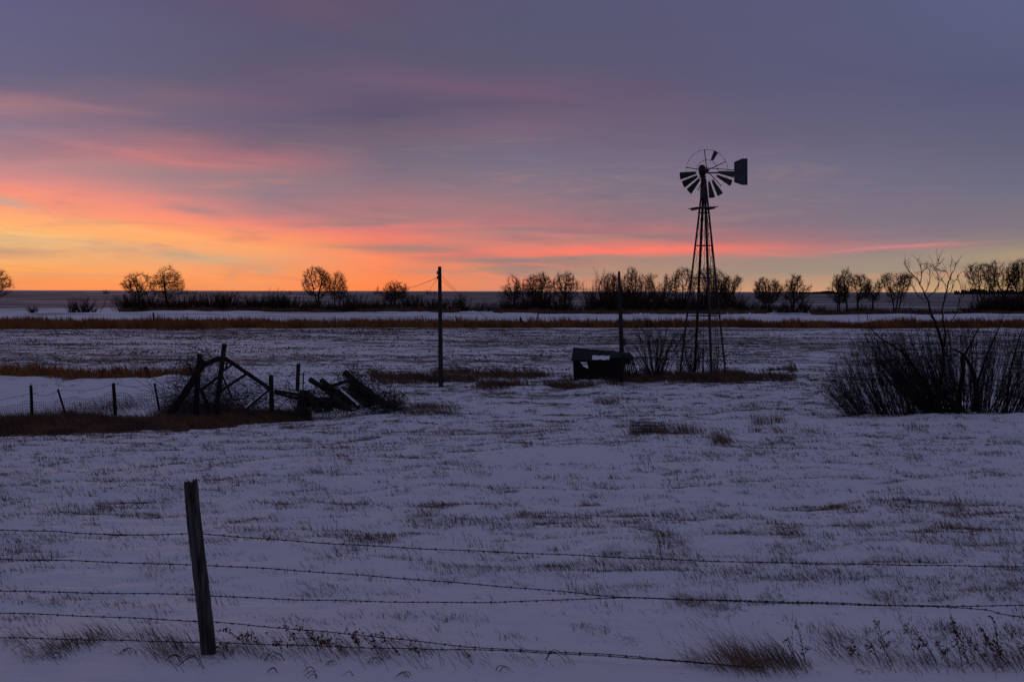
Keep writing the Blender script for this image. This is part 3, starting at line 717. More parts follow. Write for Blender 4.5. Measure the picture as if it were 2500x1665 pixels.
# ------------------------------------------------------------------ windmill
def windmill():
    D = 44.0; c = gpd(1718, D); k = D / FPX
    c[2] = P(1718, 921, D)[2] - .05
    root = empty('windpump', c, 'tall old farm windmill with missing blades on a four legged steel tower', 'windmill')
    def lx(px, py, dy=0.0):       # local point
        p = P(px, py, D + dy) - c; return Vector((p[0], dy, p[2]))
    hub_z = lx(1721, 417)[2]
    plat_z = lx(1716, 508)[2]
    th0 = math.radians(9.9)
    def corner(i, z):
        # half diagonal shrinks linearly to the platform, then to the head
        zt = plat_z; r = 1.12 + (0.235 - 1.12) * z / zt if z <= zt else .235 - (z - zt) / (lx(1716, 432)[2] - zt) * .16
        a = th0 + i * math.pi / 2
        xo = (1718 - 1716) / FPX * D
        return Vector((r * math.cos(a) - xo * z / zt, r * math.sin(a), z))
    topz = lx(1716, 436)[2]
    for i in range(4):
        mb = MB()
        a = corner(i, -.35); b = corner(i, plat_z); d = corner(i, topz)
        for q, e in ((a, b), (b, d)):
            t = (e - q).normalized(); ang = th0 + i * math.pi / 2
            i1 = Vector((-math.cos(ang - .785), -math.sin(ang - .785), 0)); i2 = Vector((-math.cos(ang + .785), -math.sin(ang + .785), 0))
            mb.beam(q + i1 * .04, e + i1 * .04, .08, .014, i2); mb.beam(q + i2 * .04, e + i2 * .04, .014, .08, i2)
        mb.build('leg', MT['steel'], root)
    zl = [lx(1716, y)[2] for y in (848, 771, 679, 600, 520)]
    for z in zl:
        for i in range(4):
            mb = MB(); mb.beam(corner(i, z), corner(i + 1, z), .035, .035); mb.build('girt', MT['steel'], root)
    zz = [.1] + zl
    mb = MB()
    for j in range(len(zz) - 1):
        for i in range(4):
            mb.tube([corner(i, zz[j]), corner(i + 1, zz[j + 1])], .006, 4); mb.tube([corner(i + 1, zz[j]), corner(i, zz[j + 1])], .006, 4)
    mb.build('bracing_rods', MT['wire'], root)
    # ladder up one face
    lad = MB()
    def face(z, s_): 
        a = corner(0, z); b = corner(3, z); m_ = a.lerp(b, .5); t = (b - a).normalized(); return m_ + t * s_
    lo = .9
    lad.tube([face(lo, -.13), face(plat_z * .6, -.115), face(plat_z, -.09)], .011, 4); lad.tube([face(lo, .13), face(plat_z * .6, .115), face(plat_z, .09)], .011, 4)
    z = lo + .1
    while z < plat_z - .1: lad.tube([face(z, -.12), face(z, .12)], .009, 4); z += .36
    lad.build('ladder', MT['steel'], root)
    # pump pipe and rod down the middle
    mb = MB(); mb.tube([(0, 0, -.2), (0, 0, .5)], .05, 8); mb.tube([(0, 0, .45), (0, 0, 1.35)], .032, 8); mb.tube([(0, 0, 1.3), (0.0, 0, topz)], .010, 5)
    mb.tube([(0, 0, .9), (-.22, -.05, .95), (-.28, -.05, .8)], .02, 6)
    mb.build('pump_rod', MT['steel'], root)
    # platform of planks
    mb = MB(); pc = Vector((lx(1716, 508)[0], 0, plat_z))
    rt = Matrix.Rotation(math.radians(12), 3, 'Z') @ Matrix.Rotation(math.radians(-2), 3, 'Y')
    for j in range(5):
        y = (j - 2) * .2; L = (1.02, .92, .98, .86, .96)[j]
        if j == 2: 
            for sx in (-1, 1): mb.box(pc + rt @ Vector((sx * .34, y, .0)), (.36, .16, .035), rt)
        else: mb.box(pc + rt @ Vector((.02 * (j % 2), y, .0)), (L, .16, .035), rt)
    for sx in (-.33, .33): mb.box(pc + rt @ Vector((sx, 0, -.05)), (.07, .95, .06), rt)
    mb.build('platform', MT['post'], root)
    # mast tube and head
    mb = MB(); m0 = lx(1715, 487); m1 = lx(1716.5, 426)
    mb.tube([m0, lx(1715.5, 470), lx(1716, 450), m1], [.105, .115, .10, .085], 12)
    mb.tube([lx(1716, 434), lx(1716, 430)], .14, 12)
    mb.build('mast', MT['steel'], root, smooth=False)
    mb = MB()
    gx = lx(1714, 405)
    for (z0, r_) in ((0,),) if False else (): pass
    prof = [(431, .08), (427, .12), (421, .155), (411, .16), (406, .13), (403, .06)]
    mb.tube([lx(1714, y) for y, r_ in prof], [r_ for y, r_ in prof], 10)
    mb.build('gear_case', MT['steel'], root, smooth=True)
    hc = lx(1721.6, 419.6); hc.y = -.38
    mb = MB(); mb.tube([hc + Vector((0, -.06, 0)), hc + Vector((0, .06, 0))], .085, 12)
    mb.tube([hc, Vector((gx.x + .02, 0, hc.z))], .04, 8)
    mb.build('hub', MT['steel'], root)
    # wheel, centred a little off the hub because the rims have sagged
    wc = Vector((hc.x, hc.y, hc.z))
    def wp(deg, r_, dy=0): a = math.radians(deg); return wc + Vector((math.cos(a) * r_, dy, math.sin(a) * r_))
    for deg in (25.7, 98, 172, 246, 313.5):
        mb = MB(); mb.beam(wp(deg, .06, .0), wp(deg, .92, -.02), .035, .016, (0, 1, 0)); mb.build('spoke', MT['steel'], root)
    for r_, nm in ((.455, 'inner_rim'), (.905, 'outer_rim')):
        mb = MB(); mb.tube([wp(d_, r_, -.02) for d_ in range(0, 361, 5)], .0065, 4)
        for d_ in range(12, 170, 20): mb.box(wp(d_, r_, -.02), (.035, .02, .035))
        mb.build(nm, MT['wire'], root)
    for deg, r1 in ((191.5, 1.21), (210.5, 1.21), (229.5, 1.21), (264, 1.21), (281.5, 1.21), (300, 1.21), (333, 1.21), (352, 1.20), (64.6, .915)):
        r0 = .485; w0, w1 = .055, (.155 if r1 > 1 else .092)
        mb = MB(); a = math.radians(deg); er = Vector((math.cos(a), 0, math.sin(a))); et = Vector((-math.sin(a), 0, math.cos(a)))
        fr = []; 
        for s_ in (0, .5, 1):
            for q in (-1, -.5, 0, .5, 1):
                r_ = r0 + (r1 - r0) * s_; wd = w0 + (w1 - w0) * s_
                fr.append(wc + er * (r_ - .015 * abs(q) * s_) + et * wd * q + Vector((0, -.02 + .08 * q * wd / .155 - .02 * (1 - q * q), 0)))
        b = len(mb.v); off = Vector((0, .006, 0))
        mb.v += fr + [f + off for f in fr]
        for s_ in range(2):
            for q in range(4):
                i0 = s_ * 5 + q
                mb.f.append((i0, i0 + 1, i0 + 6, i0 + 5)); mb.f.append((i0 + 15, i0 + 20, i0 + 21, i0 + 16))
        rim = [0, 1, 2, 3, 4, 9, 14, 13, 12, 11, 10, 5]
        for j in range(len(rim)):
            p_, q_ = rim[j], rim[(j + 1) % len(rim)]; mb.f.append((p_, p_ + 15, q_ + 15, q_))
        mb.build('blade', MT['blade'], root)
    # tail, folded beside the wheel
    def R1(X_, Y_, dy=.1): return lx(1580 + X_ / 4.9, 340 + Y_ / 4.9, dy)
    mb = MB(); mb.beam(R1(690, 345), R1(1042, 371), .03, .03); mb.beam(R1(690, 402), R1(1042, 400), .035, .035); mb.tube([R1(700, 412), R1(905, 408)], .012, 4)
    mb.build('tail_boom', MT['steel'], root)
    poly = [R1(*p) for p in ((1040, 275), (1138, 233), (1200, 233), (1200, 550), (1138, 550), (1040, 517))]
    mb = MB(); mb.prism([(p.x, p.z) for p in poly], .085, .10)
    for y0 in (275, 385, 508): a = R1(1045, y0 + (10 if y0 < 300 else 0)); b = R1(1197, y0); mb.box(((a.x + b.x) / 2, .075, (a.z + b.z) / 2), (b.x - a.x, .02, .03))
    mb.build('tail_vane', MT['vane'], root)
    # loose wire hanging inside
    mb = MB(); mb.tube([R1(632, 1280, 0), R1(640, 1320, 0), R1(652, 1335, 0), R1(660, 1318, 0), R1(668, 1280, 0)], .008, 4)
    mb.tube([R1(600, 1065, .1), R1(606, 1180, .1), R1(590, 1400, .1)], .005, 4); mb.build('hanging_wire', MT['wire'], root)
windmill()

# ------------------------------------------------------------------ poles
def pole_left():
    D = 40.3; b = gpd(1076.5, D); b[2] = P(1076.5, 940, D)[2]
    root = empty('utility_pole', b, 'dark wooden utility pole with insulators and slack wires beside the timber heap', 'pole')
    def L(px, py, dy=0): p = P(px, py, D + dy) - b; return Vector((p[0], dy, p[2]))
    mb = MB(); n = 12
    pts = [L(1076.5, 960)] + [L(1073.3 + 3.2 * s_, 651 + 289 * s_) for s_ in (1, .8, .6, .4, .2, .0)]
    mb.tube(pts, [.100, .097, .093, .088, .083, .077, .071], n); mb.build('shaft', MT['pole'], root)
    for y in (666, 678):
        mb = MB(); p = L(1068.5, y, -.02); mb.tube([p + Vector((0, 0, -.05)), p + Vector((0, 0, -.02)), p + Vector((0, 0, .02)), p + Vector((0, 0, .05))], [.03, .055, .04, .03], 8)
        mb.tube([p, L(1073, y)], .014, 5); mb.build('insulator', MT['glass'], root)
    mb = MB(); mb.tube([L(1068, 660, -.05), L(1067.5, 680, -.05)], .008, 4); mb.build('loose_cable', MT['wire'], root)
    mb = MB(); mb.tube([L(1070, 845, -.02), L(1068, 856), L(1068.5, 870), L(1071, 880)], .006, 4); mb.build('loose_cable', MT['wire'], root)
    mb = MB(); mb.tube([L(1080, 765, -.05), L(1084, 770, -.1), L(1082, 777, -.1)], .01, 4); mb.build('loose_cable', MT['wire'], root)
    def span(a, e, sag, r_):
        e = Vector(e - b); mb = MB(); a = Vector(a); pts = []
        for i in range(25):
            s_ = i / 24; p = a.lerp(e, s_); p.z -= sag * 4 * s_ * (1 - s_); pts.append(p)
        mb.tube(pts, [r_] * 25, 4); mb.build('overhead_wire', MT['wire'], root)
    span(L(1068, 678), P(960, 702, 150.0), .35, .011)
    span(L(1068, 680), P(1030, 728, 110.0), .1, .009)
    span(L(1078, 674), gpd(1330, 60.0), .45, .008)
    span(L(1078, 684), gpd(1340, 58.0), .25, .008)
pole_left()
def pole_right():
    D = 41.2; b = gpd(1519, D); b[2] = P(1519, 925, D)[2]
    root = empty('short_pole', b, 'tapered wooden pole rising behind the collapsed shed', 'pole')
    def L(px, py, dy=0): p = P(px, py, D + dy) - b; return Vector((p[0], dy, p[2]))
    mb = MB(); mb.tube([L(1519, 940), L(1518, 870), L(1516, 800), L(1513.5, 730), L(1511.3, 666), L(1511.3, 662)], [.10, .098, .088, .07, .05, .03], 12); mb.build('shaft', MT['pole'], root)
    mb = MB(); mb.box(L(1523, 838, -.03), (.09, .1, .2)); mb.box(L(1524, 829, -.03), (.05, .06, .1)); mb.build('switch_box', MT['steel'], root)
pole_right()

# ------------------------------------------------------------------ collapsed shed
def shed():
    D = 40.0; b = gpd(1478, D); b[2] = P(1478, 922, D)[2]
    root = empty('collapsed_shed', b, 'low collapsed dark green board shed with sagging roof and snow patch', 'shed')
    k = 540 / 2355
    def L(X_, Y_, dy=0): p = P(1360 + X_ * k, 640 + Y_ * k, D + dy) - b; return Vector((p[0], dy, p[2]))
    rf = MB()  # front slope of the roof, board by board, sagging
    n = 22
    for i in range(n):
        u0, u1 = i / n, (i + .94) / n
        xt0, xt1 = 172 + 618 * u0, 172 + 618 * u1; xb0, xb1 = 150 + 640 * u0, 150 + 640 * u1
        yt = 905 + 60 * (u0 ** .8) + random.uniform(-4, 4); yb = 1042 + 6 * random.uniform(-1, 1) - (30 if u0 > .62 else 0) * random.uniform(.6, 1.1)
        a, b_, c_, d_ = L(xt0, yt, 1.0), L(xt1, yt + 4, 1.0), L(xb1, yb, 0), L(xb0, yb, 0)
        o = Vector((0, .006, .02)); q = len(rf.v)
        rf.v += [a, b_, c_, d_, a - o, b_ - o, c_ - o, d_ - o]
        for f in ((0, 1, 2, 3), (7, 6, 5, 4), (0, 4, 5, 1), (1, 5, 6, 2), (2, 6, 7, 3), (3, 7, 4, 0)): rf.f.append(tuple(q + x for x in f))
    roof = rf.build('roof', MT['shed'], root)
    bk = MB(); a, b_, c_, d_ = L(172, 908, 1.03), L(790, 966, 1.03), L(780, 1075, 2.0), L(165, 1050, 2.0)
    o = Vector((0, 0, .02)); q = len(bk.v); bk.v += [a, b_, c_, d_, a - o, b_ - o, c_ - o, d_ - o]
    for f in ((0, 1, 2, 3), (7, 6, 5, 4), (0, 4, 5, 1), (1, 5, 6, 2), (2, 6, 7, 3), (3, 7, 4, 0)): bk.f.append(tuple(q + x for x in f))
    bk.build('back_roof', MT['shed'], root)
    sn = MB()   # snow patch lying on the lower front slope
    top = [(375, 995), (400, 990), (440, 998), (480, 992), (520, 1000), (558, 994)]
    bot = [(372, 1036), (420, 1040), (460, 1034), (500, 1042), (530, 1036), (560, 1038)]
    def onr(X_, Y_, up): dy = max(0, (1042 - Y_) / 110.0); p = L(X_, Y_, dy); return p + Vector((0, -.03, up))
    q = len(sn.v)
    for (a_, c_) in zip(top, bot): sn.v += [onr(*a_, .0), onr((a_[0] + c_[0]) / 2, (a_[1] + c_[1]) / 2, .02), onr(*c_, 0)]
    for i in range(len(top) - 1):
        for j in range(2): sn.f.append((q + i * 3 + j, q + i * 3 + j + 3, q + i * 3 + j + 4, q + i * 3 + j + 1))
    m_ = len(sn.v); 
    sn.build('snow_patch', MT['snowcap'], roof, smooth=True)
    wl = MB()
    def board(x0, y0, x1, y1, dy=.12, wd=.12): wl.beam(L(x0, y0, dy), L(x1, y1, dy), wd, .03, (1, 0, 0) if abs(x1 - x0) < abs(y1 - y0) else (0, 1, 0))
    def wall(pts, dy): 
        q = len(wl.v); n_ = len(pts)
        for d_ in (dy, dy + .04): wl.v += [L(x, y, d_) for x, y in pts]
        wl.f.append(tuple(q + i for i in range(n_))); wl.f.append(tuple(q + n_ + i for i in reversed(range(n_))))
        for i in range(n_): wl.f.append((q + i, q + n_ + i, q + n_ + (i + 1) % n_, q + (i + 1) % n_))
    wall([(168, 1040), (232, 1040), (242, 1100), (232, 1250), (176, 1250)], .12)
    wall([(312, 1040), (700, 1030), (706, 1240), (345, 1250), (330, 1120)], .12)
    wall([(232, 1060), (250, 1062), (276, 1108), (345, 1140), (345, 1250), (232, 1250)], .10)
    wall([(250, 1040), (312, 1040), (306, 1062), (252, 1060)], .14)
    wl.build('front_wall', MT['hole'], root)
    sd_ = MB()
    for i in range(7):
        u = i / 6; x0 = 700 + 92 * u; x1 = 705 + 160 * u
        sd_.beam(L(x0, 985 + random.uniform(-8, 8), .1 + u * .5), L(x1, 1225 - 6 * u, .05 + u * .5), .055, .02, (0, 1, 0))
    for y in (1080, 1108, 1150, 1190): sd_.beam(L(700, y, .06), L(800 + (y - 1080) * .3, y + 5, .4), .05, .02)
    sd_.build('leaning_boards', MT['log'], root)
    for x, y0, y1, dd in ((205, 1030, 1255, .2), (350, 1030, 1255, .2), (600, 1030, 1255, .2), (700, 1030, 1255, .2), (190, 1050, 1235, 1.9), (470, 1050, 1235, 1.9), (690, 1050, 1235, 1.9)):
        ps = MB(); ps.beam(L(x, y0, dd), L(x - 2, y1, dd), .09, .09, (0, 1, 0)); ps.build('corner_post', MT['log'], root)
shed()

# ------------------------------------------------------------------ fallen timbers, old posts, fences
GT = 'fallen corral timbers left of the pole'
def log(name, cat, label, X1, Y1, X2, Y2, wpx, d1=0.0, d2=0.0, D=32.8, group=GT, bury=0.0, taper=.9, snow=False):
    s_ = 3.019
    a = P(340 + X1 / s_, 800 + Y1 / s_, D + d1); e = P(340 + X2 / s_, 800 + Y2 / s_, D + d2)
    if bury: e = e + (e - a) / np.linalg.norm(e - a) * bury
    r_ = (1.22 if X1 < 1150 else 1.5) * wpx / s_ / 2 / FPX * (D + (d1 + d2) / 2)
    low = e if e[2] < a[2] else a
    mb = MB(); n = 10; K = 9; base = len(mb.v)
    av = Vector(a - low); ev = Vector(e - low); t = (ev - av).normalized(); u = t.orthogonal().normalized(); v = t.cross(u)
    ph = [random.uniform(.86, 1.12) for _ in range(n)]
    L_ = (ev - av).length; bow = random.uniform(-.02, .02) * L_
    for i in range(K):
        q = i / (K - 1); c = av.lerp(ev, q) + u * bow * math.sin(math.pi * q)
        rr = r_ * (taper + (1 - taper) * q * 1.0) * (1 + random.uniform(-.05, .05))
        for k in range(n):
            w_ = 2 * math.pi * k / n; mb.v.append(c + (u * math.cos(w_) + v * math.sin(w_)) * rr * ph[k])
    for i in range(K - 1):
        for k in range(n): a_ = base + i * n + k; b_ = base + i * n + (k + 1) % n; mb.f.append((a_, b_, b_ + n, a_ + n))
    mb.f.append(tuple(base + k for k in reversed(range(n)))); mb.f.append(tuple(base + (K - 1) * n + k for k in range(n)))
    if snow:
        root = empty(name, low, label, cat, group); mb.build('timber', MT['log'], root)
        sc = MB(); up = Vector((0, 0, 1)) - t * t.z; up.normalize(); sd2 = t.cross(up)
        pts = []
        for i in range(9):
            q = .06 + .88 * i / 8; c = av.lerp(ev, q) + u * bow * math.sin(math.pi * q) + up * r_ * .72
            pts.append(c)
        b0 = len(sc.v)
        for i, c in enumerate(pts):
            h = r_ * (.55 if 0 < i < 8 else .1) * random.uniform(.7, 1.2)
            for j in range(5):
                w_ = math.pi * j / 4; sc.v.append(c + sd2 * math.cos(w_) * r_ * .72 + up * math.sin(w_) * h)
        for i in range(8):
            for j in range(4): q_ = b0 + i * 5 + j; sc.f.append((q_, q_ + 1, q_ + 6, q_ + 5))
        sc.build('snow_cap', MT['snowcap'], root, smooth=True)
    else:
        o = mb.build(name, MT['log'], None, loc=Vector(tuple(low))); tag(o, label, cat, group)
log('old_post', 'post', 'tallest leaning post at the peak of the fallen corral', 628, 118, 568, 610, 34, 0, 0, bury=.3)
log('old_post', 'post', 'thick upright post left of the tallest leaning post', 446, 195, 418, 650, 33, -.2, -.2, bury=.3)
log('fallen_timber', 'timber', 'heavy beam sloping down left from the second tallest post to the grass', 480, 240, 220, 640, 50, .1, -.3, taper=.75, bury=.35)
log('fallen_timber', 'timber', 'short beam end pointing up right toward the tallest post', 592, 222, 420, 300, 32, .0, .15)
log('fallen_timber', 'timber', 'long straight rail sloping down right from the tallest post', 628, 222, 965, 452, 26, .15, .0)
log('fallen_timber', 'timber', 'thin strut bracing the long sloping rail from below', 790, 342, 590, 475, 17, .1, .3)
log('fallen_timber', 'timber', 'tiny brace in the fork just below the top of the tallest post', 690, 268, 610, 322, 12, .1, .1)
log('fallen_timber', 'timber', 'stub of wood standing in the fork under the tallest post', 655, 235, 640, 300, 10, .1, .1)
log('fallen_timber', 'timber', 'crosspiece low between the two leftmost tall posts', 600, 350, 465, 452, 18, .25, -.1)
log('fallen_timber', 'timber', 'slanting stake at the foot of the thick upright post', 448, 445, 505, 580, 22, -.3, -.4, bury=.2)
log('fallen_timber', 'timber', 'thin stake leaning right under the tallest post', 610, 350, 665, 480, 11, .4, .3, bury=.2)
log('old_post', 'post', 'short blunt post at the low end of the long sloping rail', 971, 350, 976, 560, 28, -.1, -.1, bury=.25)
log('fallen_timber', 'timber', 'snow dusted timber sloping down left from the short blunt post', 955, 458, 772, 610, 20, -.15, -.7, snow=True)
log('fallen_timber', 'timber', 'snow topped log lying level right of the short blunt post', 1000, 462, 1195, 492, 22, 0, -.2, snow=True)
log('fallen_timber', 'timber', 'curved lower rail beside the snow topped log', 1000, 478, 1180, 525, 18, .1, -.1)
log('stump', 'stump', 'broad broken stump between the level log and the heap', 1215, 460, 1190, 640, 56, -.2, -.3, taper=.7)
log('fallen_timber', 'timber', 'thick log end jutting up left from the heap', 1255, 380, 1440, 492, 30, -.2, .2)
log('fallen_timber', 'timber', 'log end jutting up in the middle of the heap', 1342, 385, 1570, 560, 27, .1, -.2)
log('fallen_timber', 'timber', 'highest log of the heap, sloping down right into the grass', 1512, 328, 1790, 545, 33, .3, -.1, bury=.3)
log('fallen_timber', 'timber', 'thin pole crossing the heap up to its highest log', 1340, 452, 1565, 385, 18, .2, .3)
log('fallen_timber', 'timber', 'short upright stick between the two jutting log ends', 1335, 380, 1328, 430, 8, .1, .1)
log('fallen_timber', 'timber', 'buried timber along the front foot of the heap', 1385, 470, 1560, 600, 26, -.6, -.8)
log('fallen_timber', 'timber', 'steep timber at the right front of the heap', 1470, 460, 1620, 590, 22, -.4, -.6, snow=True)
log('fallen_timber', 'timber', 'flat timber lying across the bottom of the heap', 1200, 560, 1480, 520, 30, -.3, 0)
log('fallen_timber', 'timber', 'dark timber lying in the grass behind the stump', 1180, 500, 1420, 590, 34, .2, .1)
log('fallen_timber', 'timber', 'lowest timber trailing off the right end of the heap', 1640, 500, 1900, 590, 20, .2, .1)
log('fallen_timber', 'timber', 'rail lying between the heap and its highest log', 1560, 400, 1700, 560, 24, .4, .2)
log('fallen_timber', 'timber', 'plank leaning on the broad stump from the right', 1235, 470, 1330, 620, 30, -.3, -.5)
log('fallen_timber', 'timber', 'half buried timber under the two jutting log ends', 1240, 520, 1540, 590, 40, .0, -.2)
log('fallen_timber', 'timber', 'broken slab wedged under the crossing thin pole', 1400, 430, 1500, 560, 44, .1, -.1)
log('fallen_timber', 'timber', 'slab lying under the highest log of the heap', 1560, 430, 1720, 560, 46, .5, .2)
log('fallen_timber', 'timber', 'short slanting board in front of the heap, second from its right end', 1560, 470, 1680, 575, 20, -.3, -.5)
log('fence_stake', 'stake', 'short stake leaning left behind the sloping beam of the corral', 368, 265, 388, 330, 13, .6, .6, group=None, bury=.6)
log('old_post', 'post', 'upright grey post standing in grass behind the heap', 1173, 265, 1166, 450, 20, 0, 0, D=37.8, group=None, bury=.2)
log('fence_stake', 'stake', 'thin metal stake just right of the post behind the heap', 1213, 325, 1208, 450, 6, 0, 0, D=37.8, group=None, bury=.2)
log('fence_stake', 'stake', 'thinner of the two leaning stakes in the rusty grass', 36, 290, 62, 370, 6, 0, 0, D=42.6, group=None, bury=.2)
log('fence_stake', 'stake', 'thicker of the two leaning stakes in the rusty grass', 48, 282, 78, 365, 11, 0, 0, D=42.6, group=None, bury=.2)

def tangle(name, label, lst, n, L, D, rad=.006, cat='wire'):
    P0 = []; P1 = []
    s_ = 3.019; c0 = P(340 + lst[0][0] / s_, 800 + lst[0][1] / s_, D)
    for (X_, Y_, w_, h_) in lst:
        for i in range(n):
            p = P(340 + (X_ + random.gauss(0, w_)) / s_, 800 + (Y_ + random.gauss(0, h_)) / s_, D) - c0; p[1] += random.gauss(0, .35)
            a = random.uniform(0, 6.28); cu = random.uniform(-1.6, 1.6); st = L * random.uniform(.1, .25); el = random.uniform(-.6, .9)
            for j in range(6):
                q = p + np.array([math.cos(a) * st, random.gauss(0, st * .4), math.sin(a) * st * .8])
                P0.append(p); P1.append(q); p = q; a += cu * .35 + random.gauss(0, .15)
    P0 = np.array(P0); P1 = np.array(P1)
    return segs(name, P0, P1, rad, rad * .8, MT['wire'], None, c0)
o = tangle('wire_tangle', '', [(420, 300, 60, 50), (300, 460, 70, 60), (520, 400, 60, 70), (380, 560, 80, 30), (760, 480, 90, 50), (560, 500, 60, 50), (330, 560, 60, 40), (500, 520, 50, 50), (640, 540, 60, 30)], 80, 1.1, 32.6, .0058)
tag(o, 'tangled fence wire and twigs hanging over the fallen corral posts', 'wire')
o = tangle('brush_pile', '', [(1600, 380, 50, 14), (1300, 560, 80, 40), (1450, 540, 80, 40), (1650, 520, 80, 40), (1780, 560, 70, 30), (1100, 500, 60, 20), (1890, 590, 50, 18), (870, 520, 60, 30), (1250, 590, 60, 25), (1350, 520, 60, 30), (1550, 470, 60, 30), (1700, 500, 50, 26), (1850, 580, 60, 25)], 75, .6, 32.9, .009)
tag(o, 'dark brushwood heaped over and between the fallen timbers', 'brushwood', kind='stuff')

def woven_fence():
    D0 = 32.6
    s_ = 2.944
    def L4(X_, Y_, D): return P(X_ / s_, 600 + Y_ / s_, D)
    r0 = gpd(76, D0)
    root = empty('woven_wire_fence', r0, 'sagging woven wire fence with four thin posts in front of the snow bank', 'fence')
    posts = [((222, 1002), (232, 1240), .052), ((415, 1030), (466, 1195), .035), ((815, 988), (826, 1165), .060), ((1110, 988), (1138, 1140), .035)]
    for t_, b_, r_ in posts:
        a = L4(*t_, D0) - r0; b = L4(*b_, D0) - r0; b = b + (b - a) * .30
        mb = MB(); mb.tube([b, (a + b) / 2, a], [r_, r_ * .95, r_ * .9], 8); mb.build('post', MT['log'], root)
    nodes_t = [(-700, 1120), (0, 1108), (222, 1062), (330, 1080), (428, 1040), (620, 1042), (720, 1025), (818, 992), (960, 1018), (1112, 992), (1200, 1040), (1290, 1080)]
    nodes_b = [(-700, 1235), (0, 1225), (230, 1225), (460, 1200), (822, 1165), (1130, 1150), (1290, 1180)]
    tx = [p[0] for p in nodes_t]; ty = [p[1] for p in nodes_t]; bx = [p[0] for p in nodes_b]; by = [p[1] for p in nodes_b]
    mb = MB()
    xs = np.arange(-700, 1290, 16.0)
    lev = [0, .38, .52, .65, .78, .9, 1.0]
    def pt(x, f):
        yt = np.interp(x, tx, ty); yb = np.interp(x, bx, by)
        sag = 14 * math.sin(x * .021) + 9 * math.sin(x * .053 + 1)
        y = yt + (yb - yt) * f + (sag if 0 < f < 1 else 0) * (1 - abs(2 * f - 1)) * .9
        return L4(x + 6 * math.sin(f * 4 + x * .02), y, D0 + .05 * math.sin(x * .02)) - r0
    for f in lev: mb.tube([pt(x, f) for x in xs], .0062 if f else .0065, 3)
    for x in xs[::1]: mb.tube([pt(x, f) for f in lev[1:]], .0052, 3)
    mb.build('wire_mesh', MT['wire'], root)
woven_fence()

def wire_roll():
    g = gp(1580, 1058); D = g[1]
    mb = MB(); R_ = .17; L_ = .85
    for i in range(13):
        x = -L_ / 2 + L_ * i / 12
        mb.tube([(x + .01 * math.sin(k), .3 * R_ * 2 * math.cos(k / 14 * 6.283), R_ * .9 + R_ * math.sin(k / 14 * 6.283)) for k in range(15)], .005, 3)
    for k in range(14):
        a = k / 14 * 6.283; mb.tube([(-L_ / 2 + L_ * j / 6, .6 * R_ * math.cos(a), R_ * .9 + R_ * math.sin(a) + .01 * math.sin(j * 2 + k)) for j in range(7)], .005, 3)
    for k in range(8):
        a = k / 8 * 6.283; mb.tube([(-L_ / 2 + L_ * j / 6, .3 * R_ * math.cos(a), R_ * .8 + .55 * R_ * math.sin(a)) for j in range(7)], .005, 3)
    o = mb.build('wire_roll', MT['wire'], None, loc=Vector((g[0], g[1], g[2] - .03))); tag(o, 'roll of old fence netting half buried in snow by the grass clump', 'wire roll')
wire_roll()

for i, (px, y0, y1, r_, lab) in enumerate([(374, 763, 782, .09, 'lone short post standing in the far tawny grass strip at the left'), (1313, 767, 788, .07, 'short post in the far snow field right of the twisted sapling stems'),
      (1224, 777, 788, .05, 'thinnest short stake in the far snow left of the twisted sapling'), (1490, 781, 792, .05, 'small stake in the far snow beside the tapered pole')]):
    D = 108.; b = gpd(px, D); t = P(px + 1, y0, D); mb = MB(); mb.tube([(0, 0, -.3), (.02, 0, t[2] - b[2])], r_, 6)
    o = mb.build('short_post', MT['log'], None, loc=Vector(tuple(b))); tag(o, lab, 'post')

# ------------------------------------------------------------------ trees
def colonize(att, roots, dirs, step, kill, iters, wob=.12, grav=0.0, lead=0):
    nodes = [np.array(r, float) for r in roots]; par = [-1] * len(roots)
    for ri, (r, d) in enumerate(zip(roots, dirs)):       # bare bole
        cur = ri; L = np.linalg.norm(d); k = max(1, int(L / step)); dd = np.array(d) / L
        for j in range(k):
            dd = dd + rng.normal(0, .06, 3); dd /= np.linalg.norm(dd)
            nodes.append(nodes[cur] + dd * step); par.append(cur); cur = len(nodes) - 1
    N = np.array(nodes)
    dm = np.linalg.norm(att[:, None] - N[None], axis=2); near_ = dm.argmin(1); dist = dm.min(1)
    alive = np.ones(len(att), bool)
    for it in range(iters):
        alive &= dist > kill
        idx = np.where(alive)[0]
        if len(idx) == 0: break
        acc = {}
        v = att[idx] - N[near_[idx]]; v /= np.linalg.norm(v, axis=1, keepdims=True)
        uq, inv = np.unique(near_[idx], return_inverse=True)
        sm = np.zeros((len(uq), 3)); np.add.at(sm, inv, v)
        sm += rng.normal(0, wob, sm.shape) * np.sqrt(np.bincount(inv))[:, None]; sm[:, 2] += grav
        nn = np.linalg.norm(sm, axis=1, keepdims=True); sm /= np.maximum(nn, 1e-6)
        new = N[uq] + sm * step
        dd = np.linalg.norm(new[:, None] - N[None], axis=2).min(1)
        ok = dd > step * .45
        if not ok.any(): break
        new = new[ok]; pr = uq[ok]; b0 = len(N)
        N = np.vstack([N, new]); par += list(pr)
        dm = np.linalg.norm(att[:, None] - new[None], axis=2); j = dm.argmin(1); dmi = dm[np.arange(len(att)), j]
        better = dmi < dist; dist = np.where(better, dmi, dist); near_ = np.where(better, b0 + j, near_)
    return N, np.array(par)
